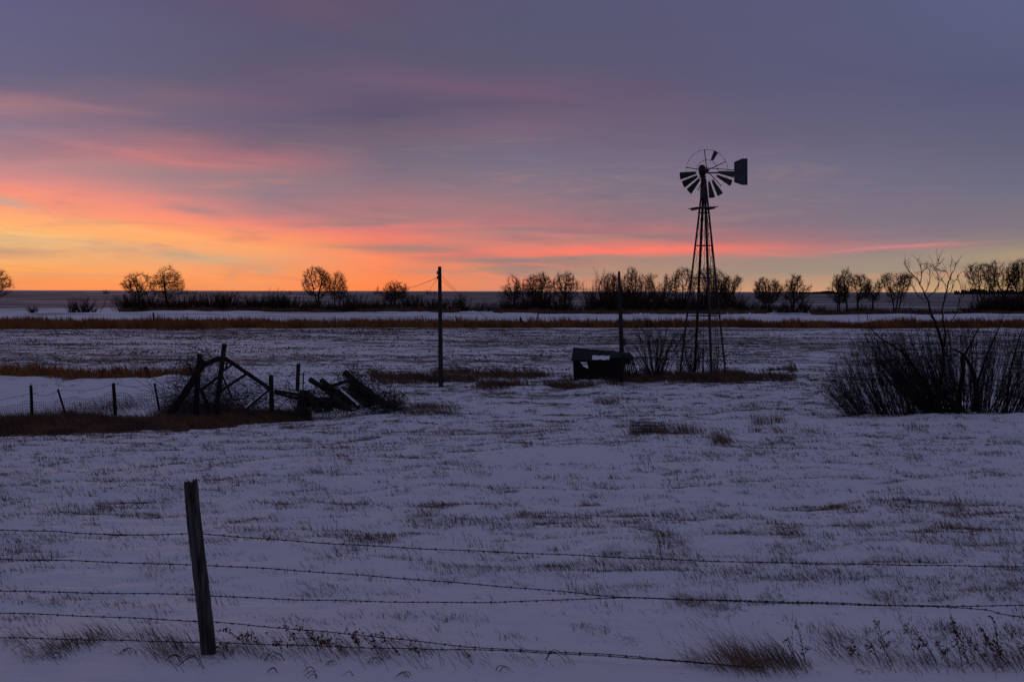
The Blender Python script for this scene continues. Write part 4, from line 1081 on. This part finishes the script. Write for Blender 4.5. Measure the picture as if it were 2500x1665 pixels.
def tree_mesh(H_, W_, cb, shape, natt, boles, step, rt, twn, twl, seed, topbias=.0, trunk_max=None, leader=False, pexp=2.25):
    """returns segment arrays: H_ height, W_ crown width, cb = crown base fraction"""
    global rng
    keep = rng; rng = np.random.default_rng(seed)
    pts = []
    while len(pts) < natt:
        q = rng.uniform(-1, 1, 3)
        u = (q[2] + 1) / 2
        if shape == 'oval': r = math.sin(math.pi * min(1, u * .93 + .07) ** .8) ** .7
        elif shape == 'fan': r = (.25 + .75 * u ** .8) * (1 if u < .75 else math.sqrt(max(0, 1 - ((u - .75) / .25) ** 2)))
        elif shape == 'cone': r = max(0, 1 - u) ** .75 * min(1, u * 5 + .35)
        else: r = math.sqrt(max(0, 1 - (2 * u - 1) ** 2))
        if math.hypot(q[0], q[1]) > r: continue
        # uneven crown: lobes and gaps
        n = float(fbm(np.array([q[0] * 1.6 + seed]), np.array([u * 2.2 + q[1]]), seed, 2)[0])
        if n < -.13: continue
        pts.append((q[0] * W_ / 2, q[1] * W_ / 2, H_ * (cb + (1 - cb) * u)))
    att = np.array(pts)
    roots = []; dirs = []
    for i in range(boles):
        a = 2 * math.pi * i / boles + seed; rr = .12 * (boles > 1) * (1 + .3 * boles)
        roots.append((rr * math.cos(a), rr * math.sin(a), -.15))
        sp = (.22 * W_ / H_) * (boles > 1)
        h0 = H_ * cb * rng.uniform(.55, .85) + .2
        if leader: h0 = H_ * .86
        dirs.append((math.cos(a) * sp * h0 + rng.normal(0, .05) * h0, math.sin(a) * sp * h0, h0))
    N, par = colonize(att, roots, dirs, step, step * 1.3, 110, .17, .10)
    n = len(N); ch = np.zeros(n, int); w_ = np.zeros(n)
    for i in range(n):
        if par[i] >= 0: ch[par[i]] += 1
    tips = ch == 0; w_[tips] = rt ** pexp
    for i in range(n - 1, -1, -1):
        if par[i] >= 0:
            if w_[i] == 0: w_[i] = rt ** pexp
            w_[par[i]] += w_[i]
    rad = w_ ** (1 / pexp)
    i = np.where(par >= 0)[0]
    P0 = N[par[i]]; P1 = N[i]; r1 = rad[i]; r0 = np.minimum(rad[par[i]], r1 * 1.5)
    # twigs
    thin = np.where((rad < rt * 3.2) & (par >= 0))[0]
    src = np.repeat(thin, twn); d = N[src] - N[par[src]]; d /= np.linalg.norm(d, axis=1, keepdims=True)
    d = d + rng.normal(0, .55, d.shape); d[:, 2] += .25; d /= np.linalg.norm(d, axis=1, keepdims=True)
    L = twl * rng.uniform(.4, 1.2, len(src))[:, None]
    a0 = N[par[src]] + (N[src] - N[par[src]]) * rng.uniform(0, 1, (len(src), 1)); a1 = a0 + d * L * .55
    d2 = d + rng.normal(0, .25, d.shape); d2[:, 2] += .15; d2 /= np.linalg.norm(d2, axis=1, keepdims=True)
    a2 = a1 + d2 * L * .45
    TP0 = np.vstack([a0, a1]); TP1 = np.vstack([a1, a2]); tr0 = np.r_[np.full(len(a0), rt * .7), np.full(len(a0), rt * .55)]; tr1 = np.r_[np.full(len(a0), rt * .55), np.full(len(a0), rt * .3)]
    rng = keep
    return (P0, P1, r0, r1), (TP0, TP1, tr0, tr1)
def rec_tree(H_, W_, cb, style, boles, rt, seed, dens=1.0):
    r = random.Random(seed); A0_ = []; A1_ = []; RA = []; RB = []; LV = []
    def branch(p, d, L, ra, lv):
        K = (9, 7, 5, 4, 2)[lv]; st = L / K; pts = [p]; rb = ra * (.30 if lv < 3 else .5)
        wig = (.03, .09, .14, .20, .2)[lv]
        for i in range(K):
            d = (d + Vector((r.gauss(0, wig), r.gauss(0, wig), r.gauss(0, wig) + (.02, .035, .05, .04, .02)[lv]))).normalized()
            q = p + d * st; r0 = ra + (rb - ra) * i / K; r1 = ra + (rb - ra) * (i + 1) / K
            A0_.append(tuple(p)); A1_.append(tuple(q)); RA.append(r0); RB.append(r1); LV.append(lv); p = q; pts.append(q)
        if lv == 4: return
        n = (r.randint(9, 12) if boles < 3 else r.randint(6, 8), r.randint(7, 9) if boles < 4 else r.randint(5, 7), r.randint(5, 6), 3)[lv]
        n = max(2, int(round(n * dens)))
        lo = (cb if boles == 1 else cb * .7, .22, .15, .1)[lv]
        for j in range(n):
            f = lo + (1 - lo) * (j + r.uniform(.1, .9)) / n; i = min(K - 1, int(f * K)); b0 = pts[i].lerp(pts[i + 1], f * K - i)
            dd = (pts[i + 1] - pts[i]).normalized(); ax = dd.orthogonal().normalized()
            ax = Matrix.Rotation(r.uniform(0, 6.283) if lv else j * 2.4 + r.uniform(-.4, .4), 3, dd) @ ax
            ang = math.radians(r.uniform(*{'oval': (28, 48), 'fan': (18, 34), 'round': (35, 62)}[style]) if lv == 0 else r.uniform(22, 50))
            e = (dd * math.cos(ang) + ax * math.sin(ang)).normalized()
            l2 = L * r.uniform(.6, .85) * ((.70, .56, .58, .8)[lv]) * (1.15 - .62 * f if lv == 0 and style != 'fan' else 1.0)
            branch(b0, e, l2, max((ra + (rb - ra) * f) * (.62, .62, .6, .6)[lv], rt * .6), lv + 1)
    for k in range(boles):
        a = 6.283 * k / boles + seed; sp = 0 if boles == 1 else {'oval': .16, 'fan': .34, 'round': .26}[style] * r.uniform(.6, 1.2)
        branch(Vector((.1 * boles * math.cos(a) * (boles > 1), .1 * math.sin(a) * boles * (boles > 1), -.2)), Vector((math.cos(a) * sp + r.gauss(0, .04), math.sin(a) * sp, 1)).normalized(), H_ * (.85 if boles == 1 else r.uniform(.7, .95)), H_ * .016 / boles ** .35, 0)
    A0_ = np.array(A0_); A1_ = np.array(A1_)
    z = A1_[:, 2]; fz = H_ / np.percentile(z, 99.2); hw = np.percentile(np.abs(A1_[:, 0] - np.median(A1_[:, 0])), 96.5); fx = W_ / 2 / hw
    fx = min(max(fx, .55), 1.8)
    for a in (A0_, A1_):
        a[:, 2] *= np.where(a[:, 2] > 0, fz, 1); a[:, :2] *= fx
    return A0_, A1_, np.maximum(RA, rt * .5), np.maximum(RB, rt * .4), np.array(LV)
def place_tree(px, D, topy, cl, cr, label, shape='oval', natt=420, boles=1, cb=.3, rt=.026, seed=1, name='bare_tree', group='bare trees along the far edge of the fields', cat='tree', leader=False, twn=5, **kw):
    """px,cl,cr,topy in pixels of the enlarged view"""
    px *= V; cl *= V; cr *= V; topy *= V
    b = gpd(px, D); t = P(px, topy, D); H_ = (t[2] - b[2]) * 1.02; W_ = (cr - cl) / FPX * D * 1.14
    xc = ((cl + cr) / 2 - px) / FPX * D
    dens = .62 if natt < 200 else .85 if natt < 300 else 1.0 if natt < 500 else 1.12
    if natt < 200:
        a, b_, r0, r1, lv = rec_tree(H_, W_, cb, shape, boles, rt, seed, dens)
    else:
        (a, b_, r0, r1), (ta, tb, q0, q1) = tree_mesh(H_, W_, cb * .8, shape, int(natt * 1.8), boles, H_ * .027, rt * .72, 4, .75, seed, leader=leader)
        lv = np.where(r1 > rt * 3.0, 0, 3); lv[0] = 0
        a = np.vstack([a, ta]); b_ = np.vstack([b_, tb]); r0 = np.r_[r0, q0]; r1 = np.r_[r1, q1]; lv = np.r_[lv, np.full(len(ta), 4)]
    for arr in (a, b_): arr[:, 0] += xc * np.clip(arr[:, 2] / H_, 0, 1)
    root = empty(name, b, label, cat, group)
    big = lv <= 1; sm = ~big
    segs('trunk', a[big], b_[big], r0[big], r1[big], MT['bark'], root, n=5)
    segs('crown', a[sm], b_[sm], r0[sm], r1[sm], MT['twig'], root)
TR = [
 (-24, 186, 618, -70, 24, 'tree at the very left edge, only its twigs reach in', dict(shape='round', natt=260, cb=.3, seed=3, twn=2)),
 (322, 188, 627, 284, 352, 'round open crowned tree with a crooked trunk, left of the tree shaped like a flame', dict(shape='round', natt=230, cb=.42, seed=5, twn=3, twl=.6)),
 (388, 188, 608, 352, 420, 'flame shaped tree with a straight leader against the brightest orange', dict(shape='oval', natt=520, cb=.28, seed=8, leader=True)),
 (733, 188, 615, 696, 757, 'dense round topped tree, the larger of the pair against the orange sky', dict(shape='round', natt=560, cb=.34, boles=2, seed=14)),
 (777, 188, 623, 759, 798, 'slender upright tree, the smaller of the pair against the orange sky', dict(shape='oval', natt=360, cb=.3, boles=2, seed=13)),
 (902, 188, 645, 870, 936, 'low scraggly tree left of the utility pole', dict(shape='round', natt=240, cb=.35, seed=17, boles=2)),
 (1178, 184, 631, 1158, 1197, 'narrow egg shaped tree, first of the row right of the utility pole', dict(shape='oval', natt=360, cb=.35, seed=19)),
 (1158, 184, 655, 1143, 1173, 'very small tree at the foot of the narrow egg shaped tree', dict(shape='oval', natt=180, cb=.35, seed=20, boles=2)),
 (1230, 184, 628, 1202, 1268, 'broad round headed tree second in the row right of the utility pole', dict(shape='round', natt=460, cb=.4, boles=2, seed=23)),
 (1300, 184, 618, 1268, 1326, 'tall pointed tree between the round headed tree and the sparse forked tree', dict(shape='oval', natt=400, cb=.3, boles=2, seed=29)),
 (1358, 180, 620, 1324, 1384, 'very sparse forked tree with straight bare limbs', dict(shape='fan', natt=110, cb=.3, boles=2, seed=31)),
 (1404, 182, 630, 1376, 1430, 'bushy tree touching the left side of the tapered pole', dict(shape='round', natt=520, cb=.2, boles=4, seed=37)),
 (1452, 182, 613, 1424, 1482, 'dense tree rising just right of the tapered pole', dict(shape='oval', natt=640, cb=.2, boles=4, seed=41)),
 (1482, 184, 622, 1466, 1506, 'narrow tree in the middle of the dense grove', dict(shape='oval', natt=360, cb=.25, boles=2, seed=43)),
 (1516, 182, 622, 1490, 1540, 'dense round tree at the right end of the grove, left of the windmill', dict(shape='round', natt=560, cb=.22, boles=3, seed=47)),
 (1568, 182, 616, 1542, 1596, 'loose tree just left of the windmill tower', dict(shape='round', natt=380, cb=.2, boles=3, seed=53)),
 (1632, 182, 616, 1592, 1672, 'wide dense tree seen through the windmill tower', dict(shape='round', natt=760, cb=.15, boles=5, seed=59)),
 (1676, 180, 634, 1648, 1708, 'leaning fan shaped tree just right of the windmill tower', dict(shape='fan', natt=360, cb=.2, boles=3, seed=61)),
 (1766, 180, 638, 1733, 1793, 'low dense tree, left of the two small ones right of the windmill', dict(shape='round', natt=420, cb=.28, boles=3, seed=67)),
 (1822, 180, 632, 1796, 1862, 'open wide headed tree, right of the two small ones right of the windmill', dict(shape='round', natt=300, cb=.34, boles=1, seed=72)),
 (1928, 178, 632, 1901, 1946, 'leftmost tree of the cluster left of the big bush', dict(shape='oval', natt=320, cb=.3, boles=2, seed=73)),
 (1946, 180, 617, 1924, 1968, 'tallest fine twigged tree of the cluster left of the big bush', dict(shape='oval', natt=420, cb=.4, boles=1, seed=79)),
 (1972, 178, 632, 1948, 1998, 'spreading tree with a dark trunk right of the tallest of its cluster', dict(shape='round', natt=300, cb=.38, boles=1, seed=83)),
 (2006, 178, 634, 1990, 2032, 'small leaning tree between the spreading tree and the fan shaped tree', dict(shape='oval', natt=200, cb=.4, seed=89)),
 (2060, 178, 628, 2022, 2096, 'wide fan shaped tree nearest the big bush', dict(shape='fan', natt=380, cb=.25, boles=4, seed=97)),
 (2262, 175, 606, 2212, 2292, 'thin fan of straight stems rising behind the big bush', dict(shape='fan', natt=360, cb=.12, boles=7, seed=101)),
 (2302, 175, 595, 2270, 2338, 'tallest dense round crown behind the big bush', dict(shape='round', natt=640, cb=.42, boles=3, seed=103)),
 (2344, 175, 597, 2316, 2378, 'dense round crown cut by the right edge of the view', dict(shape='round', natt=620, cb=.38, boles=3, seed=107)),
]
for (px, D, ty, cl, cr, lab, kw) in TR: place_tree(px, D, ty, cl, cr, lab, **kw)

# undergrowth beneath the trees: five leafless bushes, copied along the row
def bush_arrays(nst, h, wd, twigs, rt, seed, spread=.55, up=.6, base=.42):
    r = np.random.default_rng(seed); P0 = []; P1 = []; R_0 = []; R_1 = []
    for i in range(nst):
        a = r.uniform(0, 6.283); rr = abs(r.normal(0, base)) * wd * .5
        p = np.array([math.cos(a) * rr, math.sin(a) * rr * .6, -.1]); L = h * r.uniform(.45, 1.1)
        out = r.uniform(0, 1) ** .7 * wd * spread / h
        d = np.array([math.cos(a) * out, math.sin(a) * out * .7, 1.0]); d /= np.linalg.norm(d)
        K = 6; st = L / K; cur = p
        for k in range(K):
            d = d + r.normal(0, .10, 3) + np.array([0, 0, .05 * up]); d /= np.linalg.norm(d)
            nx = cur + d * st; ra = rt * (2.2 - 1.7 * k / K); rb = rt * (2.2 - 1.7 * (k + 1) / K)
            P0.append(cur); P1.append(nx); R_0.append(ra); R_1.append(rb)
            if k >= 1:
                for t in range(twigs):
                    e = d + r.normal(0, .5, 3); e /= np.linalg.norm(e); s0 = cur + (nx - cur) * r.uniform(); l2 = L * r.uniform(.1, .3)
                    m_ = s0 + e * l2 * .5; e2 = e + r.normal(0, .2, 3) + np.array([0, 0, .2]); e2 /= np.linalg.norm(e2)
                    P0 += [s0, m_]; P1 += [m_, m_ + e2 * l2 * .5]; R_0 += [rt * .7, rt * .5]; R_1 += [rt * .5, rt * .25]
            cur = nx
    return np.array(P0), np.array(P1), np.array(R_0), np.array(R_1)
protos = []
for i in range(5):
    a, b, c, d = bush_arrays((38, 55, 30, 46, 60)[i], (2.6, 2.9, 2.2, 3.1, 2.4)[i], (3.2, 4.0, 2.8, 3.0, 4.4)[i], 4, .022, 500 + i, .6)
    me_o = segs('undergrowth_bush', a, b, c, d, MT['twig']); protos.append(me_o)
def bush_row(px0, px1, D, hpx, gap, seed):
    r = random.Random(seed); x = px0; out = []
    while x < px1:
        out.append((x, D + r.uniform(-3, 3), hpx * r.choice((.4, .6, .8, 1.0, 1.0, 1.25, 1.5)) * r.uniform(.85, 1.15))); x += gap * r.uniform(.7, 1.3)
    return out
spots = [(165, 168, 26), (192, 165, 34), (213, 168, 22), (75, 168, 14)]
spots += bush_row(296, 655, 184, 30, 11.5, 1) + bush_row(668, 1130, 184, 28, 14, 2) + bush_row(1145, 1400, 180, 32, 13, 3) + bush_row(1380, 1720, 178, 38, 9.5, 4)
spots += bush_row(1740, 1880, 176, 22, 17, 5) + bush_row(1890, 2120, 174, 16, 17, 6) + bush_row(2220, 2400, 172, 42, 10, 7)
used = set()
for i, (px, D, hp) in enumerate(spots):
    k = i % 5; src = protos[k]
    o = src if k not in used else src.copy()
    if k in used: COL.objects.link(o)
    used.add(k)
    b = gpd(px * V, D); o.location = Vector(tuple(b)); sc_ = hp * V / FPX * D / 2.6
    o.scale = (max(.8, sc_ * random.uniform(.9, 1.3)), max(.8, sc_), sc_ * .92); o.rotation_euler = (0, 0, random.uniform(0, 6.28))
    tag(o, 'dark leafless bush in the undergrowth row beneath the far trees', 'bush', 'undergrowth bushes beneath the far trees')

# tiny trees on the skyline
spx = [240, 249, 425, 433, 441, 450, 365, 356, 712, 860, 868, 876, 668 * 1.0, 985, 992, 1000]
tp = None
for i, px in enumerate(spx):
    D = 900.; b = gpd(px * V, D)
    if tp is None:
        a, b2, c, d = bush_arrays(16, 5.0, 4.5, 3, .05, 900, .5)
        tp = segs('distant_tree', a, b2, c, d, MT['twig']); o = tp
    else: o = tp.copy(); COL.objects.link(o)
    o.location = Vector(tuple(b)) ; s_ = random.uniform(.45, .9); o.scale = (s_ * 1.3, s_, s_); o.rotation_euler = (0, 0, random.uniform(0, 6))
    tag(o, 'speck of a distant tree on the skyline', 'tree', 'distant trees on the skyline')
# far dark woods and a low mound on the right skyline
def skyline(name, p0, p1, D, h0, label, kind, dense, cat=None):
    r = np.random.default_rng(int(p0)); n = dense; b = r.uniform(p0, p1, n); y = D + r.uniform(-20, 20, n); x = (b - 1250) / FPX * y
    z = H(x, y); h = h0 * r.uniform(.4, 1.0, n) * (.5 + np.clip(1 + 1.4 * fbm(b * .03, b * 0, 5, 3), .2, 2) * .5)
    P0 = np.stack([x, y, z - .5], 1); P1 = np.stack([x + r.normal(0, .8, n), y, z + h], 1)
    o = segs(name, P0, P1, 1.6, .5, MT['bark'], n=4); tag(o, label, cat, kind=kind)
skyline('far_woods', 2330, 2700, 1400, 6.5, 'far dark wood along the skyline at the right', 'stuff', 700, 'wood')
skyline('far_woods', 1950, 2015, 1400, 3.2, 'low dark belt of conifers on the skyline left of the mound', 'stuff', 160, 'wood')
mb = MB(); c = gpd(2018, 1400.)
ring = [(-15, -1), (-12, 1.6), (-5, 3.6), (0, 4.4), (4, 3.9), (11, 1.6), (15, -1)]
mb.prism(ring, -12, 12); o = mb.build('hill_mound', MT['bark'], None, loc=Vector(tuple(c))); tag(o, 'low dark mound on the skyline', 'mound', kind='structure')

# ------------------------------------------------------------------ shrubs near the mill and the big bush
def shrub(name, px, py, hpx, wpx, nst, twigs, rt, seed, label, D=None, up=.6, spread=.55, m='willow'):
    g = gpd(px, D) if D else gp(px, py); D = g[1]; h = hpx / FPX * D; wd = wpx / FPX * D
    a, b, c, d = bush_arrays(nst, h, wd, twigs, rt, seed, spread, up, .15)
    root = empty(name, g, label, 'bush')
    big = c > rt * 1.0
    segs('stems', a[big], b[big], c[big], d[big], MT[m], root, n=4); segs('twigs', a[~big], b[~big], c[~big], d[~big], MT[m], root)
    return root
shrub('leafless_shrub', 1601, 918, 158, 135, 34, 8, .0078, 31, 'leafless vase shaped shrub between the collapsed shed and the windmill', D=42.8, spread=.75)
shrub('leafless_shrub', 1690, 918, 110, 100, 26, 7, .006, 37, 'thin leafless shrub growing inside the windmill tower', D=44.5, spread=.5)
shrub('leafless_shrub', 1745, 918, 75, 70, 24, 3, .006, 39, 'low wispy shrub at the right foot of the windmill tower', D=44.8, spread=.5)
shrub('leafless_shrub', 1660, 918, 90, 40, 12, 2, .006, 41, 'few thin twigs at the left foot of the windmill tower', D=43.6, spread=.4)
shrub('twisted_sapling', 1290, 790, 26, 60, 12, 3, .03, 43, 'small twisted sapling standing in the far snow field', D=107, spread=.6)
shrub('twisted_sapling', 1275, 790, 26, 16, 3, 2, .06, 45, 'single dark stem beside the twisted sapling in the far snow field', D=107, spread=.3)
shrub('low_twiggy_bush', 1395, 790, 16, 60, 16, 3, .02, 47, 'low wispy bush in the far snow left of the tapered pole', D=107, spread=.6)

# big willow thicket: stems fanning out of a long base, plus old trunks
def willow():
    D = 28.6
    k = 3.408
    def L5(X_, Y_, d=D): return P(1900 + X_ / k, 600 + Y_ / k, d)
    r = np.random.default_rng(77)
    EX = [330, 450, 560, 640, 750, 900, 1100, 1300, 1500, 1700, 1850, 2045, 2400]
    EY = [1150, 1000, 850, 740, 700, 680, 680, 650, 600, 640, 590, 630, 700]
    def fan(x0, x1, basef, nst, lab, name, umin, thick=.0065, tw=5, trunks=()):
        c = gpd(1900 + basef((x0 + x1) / 2) / k, D); root = empty(name, c, lab, 'bush')
        P0 = []; P1 = []; Ra = []; Rb = []
        for i in range(nst):
            Xe = r.uniform(x0, x1); u = umin + (1 - umin) * r.uniform(0, 1) ** .55
            Xb = basef(Xe) + r.normal(0, 45); dd = D + .4 + r.normal(.5, .5)
            if r.uniform() < .22: Xe = Xe + r.normal(0, 140)
            ytop = np.interp(Xe, EX, EY) + r.normal(0, 14)
            if r.uniform() < .07: u = u * r.uniform(1.0, 1.3)
            Ye = 1400 + (ytop - 1400) * u; Xe = Xb + (Xe - Xb) * u ** .8
            g = gpd(1900 + Xb / k, dd) - np.array([0, 0, .08]); e_ = L5(Xe, Ye, dd + r.normal(0, .5))
            h = e_[2] - g[2]
            if h < .2: continue
            m_ = g + (e_ - g) * .5; m_[0] += (e_[0] - g[0]) * r.uniform(.0, .3); m_[2] -= h * r.uniform(-.02, .12)
            K = 10; t0 = thick * r.uniform(.7, 1.7) * (.5 + .5 * u); prev = g; wob_ = np.zeros(3)
            for j in range(1, K + 1):
                f = j / K; q = g * (1 - f) ** 2 + 2 * m_ * f * (1 - f) + e_ * f * f
                wob_ = wob_ * .8 + r.normal(0, .022, 3); q = q + wob_ * min(1, f * 3); q[2] = max(q[2], g[2] + .02)
                ra = t0 * (1.5 - 1.15 * (f - 1 / K)); rb = t0 * (1.5 - 1.15 * f)
                P0.append(prev); P1.append(q); Ra.append(ra); Rb.append(rb)
                if j >= 3:
                    d = q - prev; d /= np.linalg.norm(d)
                    for t in range(r.integers(0, tw + (j > 5) * 2)):
                        e = d + r.normal(0, .62, 3); e /= np.linalg.norm(e); s0 = prev + (q - prev) * r.uniform(); l2 = r.uniform(.10, .42)
                        mm = s0 + e * l2 * .5; e2 = e + r.normal(0, .25, 3) + np.array([0, 0, .25]); e2 /= np.linalg.norm(e2)
                        P0 += [s0, mm]; P1 += [mm, mm + e2 * l2 * .5]; Ra += [thick * .55, thick * .45]; Rb += [thick * .45, thick * .25]
                prev = q
        P0 = np.array(P0) - c; P1 = np.array(P1) - c; Ra = np.array(Ra); Rb = np.array(Rb)
        big = Ra > thick * .56
        segs('stems', P0[big], P1[big], Ra[big], Rb[big], MT['willow'], root, n=4); segs('twigs', P0[~big], P1[~big], Ra[~big], Rb[~big], MT['willow'], root)
        for tr in trunks:
            mb = MB(); pts = []
            for (x, y, w_) in tr: p = L5(x, y, D + .9) - c; pts.append(tuple(p))
            cp = catmull(pts, 4); rr = np.interp(np.linspace(0, len(tr) - 1, len(cp)), range(len(tr)), [w_ / k / 2 / FPX * D for _, _, w_ in tr])
            mb.tube(cp, list(rr), 7); mb.build('trunk', MT['willow'], root)
        return root
    fan(620, 2420, lambda x: float(np.interp(x, [620, 1000, 1400, 2045, 2420], [1330, 1400, 1520, 1850, 2120])), 430,
        'large dense leafless willow bush filling the right side of the field', 'willow_bush', .42, .0064, 6,
        trunks=[[(1500,1410,50),(1512,1200,44),(1540,1060,36),(1530,950,28),(1590,840,18),(1650,720,10),(1700,640,6)], [(1640,1410,62),(1650,1230,52),(1620,1060,40),(1560,930,26),(1500,880,16),(1430,850,10)],
                [(1280,1400,34),(1240,1190,34),(1130,1010,28),(1050,900,18),(930,820,13),(850,770,10),(760,670,8),(740,560,5)], [(1900,1410,24),(1920,1100,18),(1980,850,11),(2030,700,7)],
                [(1655,1150,26),(1740,900,17),(1830,700,9),(1880,570,5)]])
    fan(330, 1050, lambda x: float(np.interp(x, [330, 700, 1050], [620, 980, 1250])), 330,
        'lower twiggy skirt of willow spreading left from the large bush', 'willow_bush', .16, .0050, 4)
    # tall half dead tree growing out of the bush
    c = gpd(1900 + 1370 / k, D + .4); root = empty('dead_tree', c, 'tall half dead crooked tree rising out of the large bush', 'tree')
    def poly(pts, w0, w1, d=.4):
        pts = [L5(x, y, D + d) - c for x, y in pts]; cp = catmull(pts, 4); cp = [np.array(q) for q in cp]
        for q in cp[1:-1]: q += np.random.default_rng(int(abs(q[0]) * 999)).normal(0, .008, 3)
        rr = np.linspace(w0, w1, len(cp)) / k / 2 / FPX * D; return cp, rr
    mb = MB()
    for pts, a, b in [([(1340, 1400), (1332, 1230), (1362, 1080), (1376, 950), (1368, 840), (1340, 740), (1322, 690), (1292, 610), (1262, 540), (1250, 470), (1215, 400)], 36, 12), ([(1372, 870), (1392, 780), (1385, 690), (1368, 600), (1362, 540), (1370, 500)], 16, 11)]:
        cp, rr = poly(pts, a, b); mb.tube(cp, list(rr), 8)
    mb.build('trunk', MT['willow'], root)
    mains = [([(1215, 400), (1180, 320), (1150, 270), (1105, 230), (1070, 190), (1055, 130)], 11, 3), ([(1180, 320), (1195, 230), (1180, 170), (1163, 120)], 8, 3), ([(1195, 230), (1225, 190), (1242, 145)], 6, 2),
      ([(1215, 400), (1250, 330), (1262, 250), (1250, 190)], 8, 2), ([(1230, 440), (1300, 380), (1340, 290), (1310, 210), (1280, 155)], 8, 2), ([(1370, 500), (1390, 420), (1410, 330), (1442, 235)], 14, 9), ([(1410, 340), (1370, 300), (1335, 280)], 6, 2),
      ([(1442, 235), (1465, 190), (1480, 150)], 5, 2), ([(1428, 280), (1400, 220), (1350, 210), (1310, 195)], 6, 2), ([(1310, 200), (1330, 160), (1328, 118)], 4, 2), ([(1442, 250), (1432, 190), (1438, 150)], 4, 2),
      ([(1390, 430), (1440, 380), (1460, 300), (1495, 285)], 6, 2), ([(1240, 470), (1190, 440), (1140, 390), (1120, 340)], 6, 2), ([(1290, 610), (1210, 540), (1110, 560), (1020, 520)], 8, 2), ([(1150, 270), (1120, 260), (1080, 270)], 4, 2),
      ([(1430, 640), (1480, 560), (1500, 470), (1550, 400), (1555, 330)], 9, 2), ([(1500, 470), (1520, 380), (1500, 290)], 5, 2), ([(1330, 700), (1240, 640), (1120, 670), (1040, 640)], 8, 2)]
    P0 = []; P1 = []; Ra = []; Rb = []; rr_ = np.random.default_rng(5)
    for pts, a, b in mains:
        cp, rr = poly(pts, a, b, .4 + float(rr_.normal(0, .12)) * 0)
        for i in range(len(cp) - 1):
            P0.append(cp[i]); P1.append(cp[i + 1]); Ra.append(rr[i]); Rb.append(rr[i + 1])
            if i > 2:
                for t in range(2):
                    if rr_.uniform() < .55:
                        dd = (cp[i + 1] - cp[i]); dd /= np.linalg.norm(dd); e = dd + rr_.normal(0, .6, 3); e[2] += .2; e /= np.linalg.norm(e); L = rr_.uniform(.1, .38)
                        m_ = cp[i] + e * L * .5; e2 = e + rr_.normal(0, .3, 3); e2[2] += .2; e2 /= np.linalg.norm(e2)
                        P0 += [cp[i], m_]; P1 += [m_, m_ + e2 * L * .5]; Ra += [.006, .005]; Rb += [.005, .003]
    segs('crown', np.array(P0), np.array(P1), np.array(Ra), np.array(Rb), MT['willow'], root, n=4)
willow()
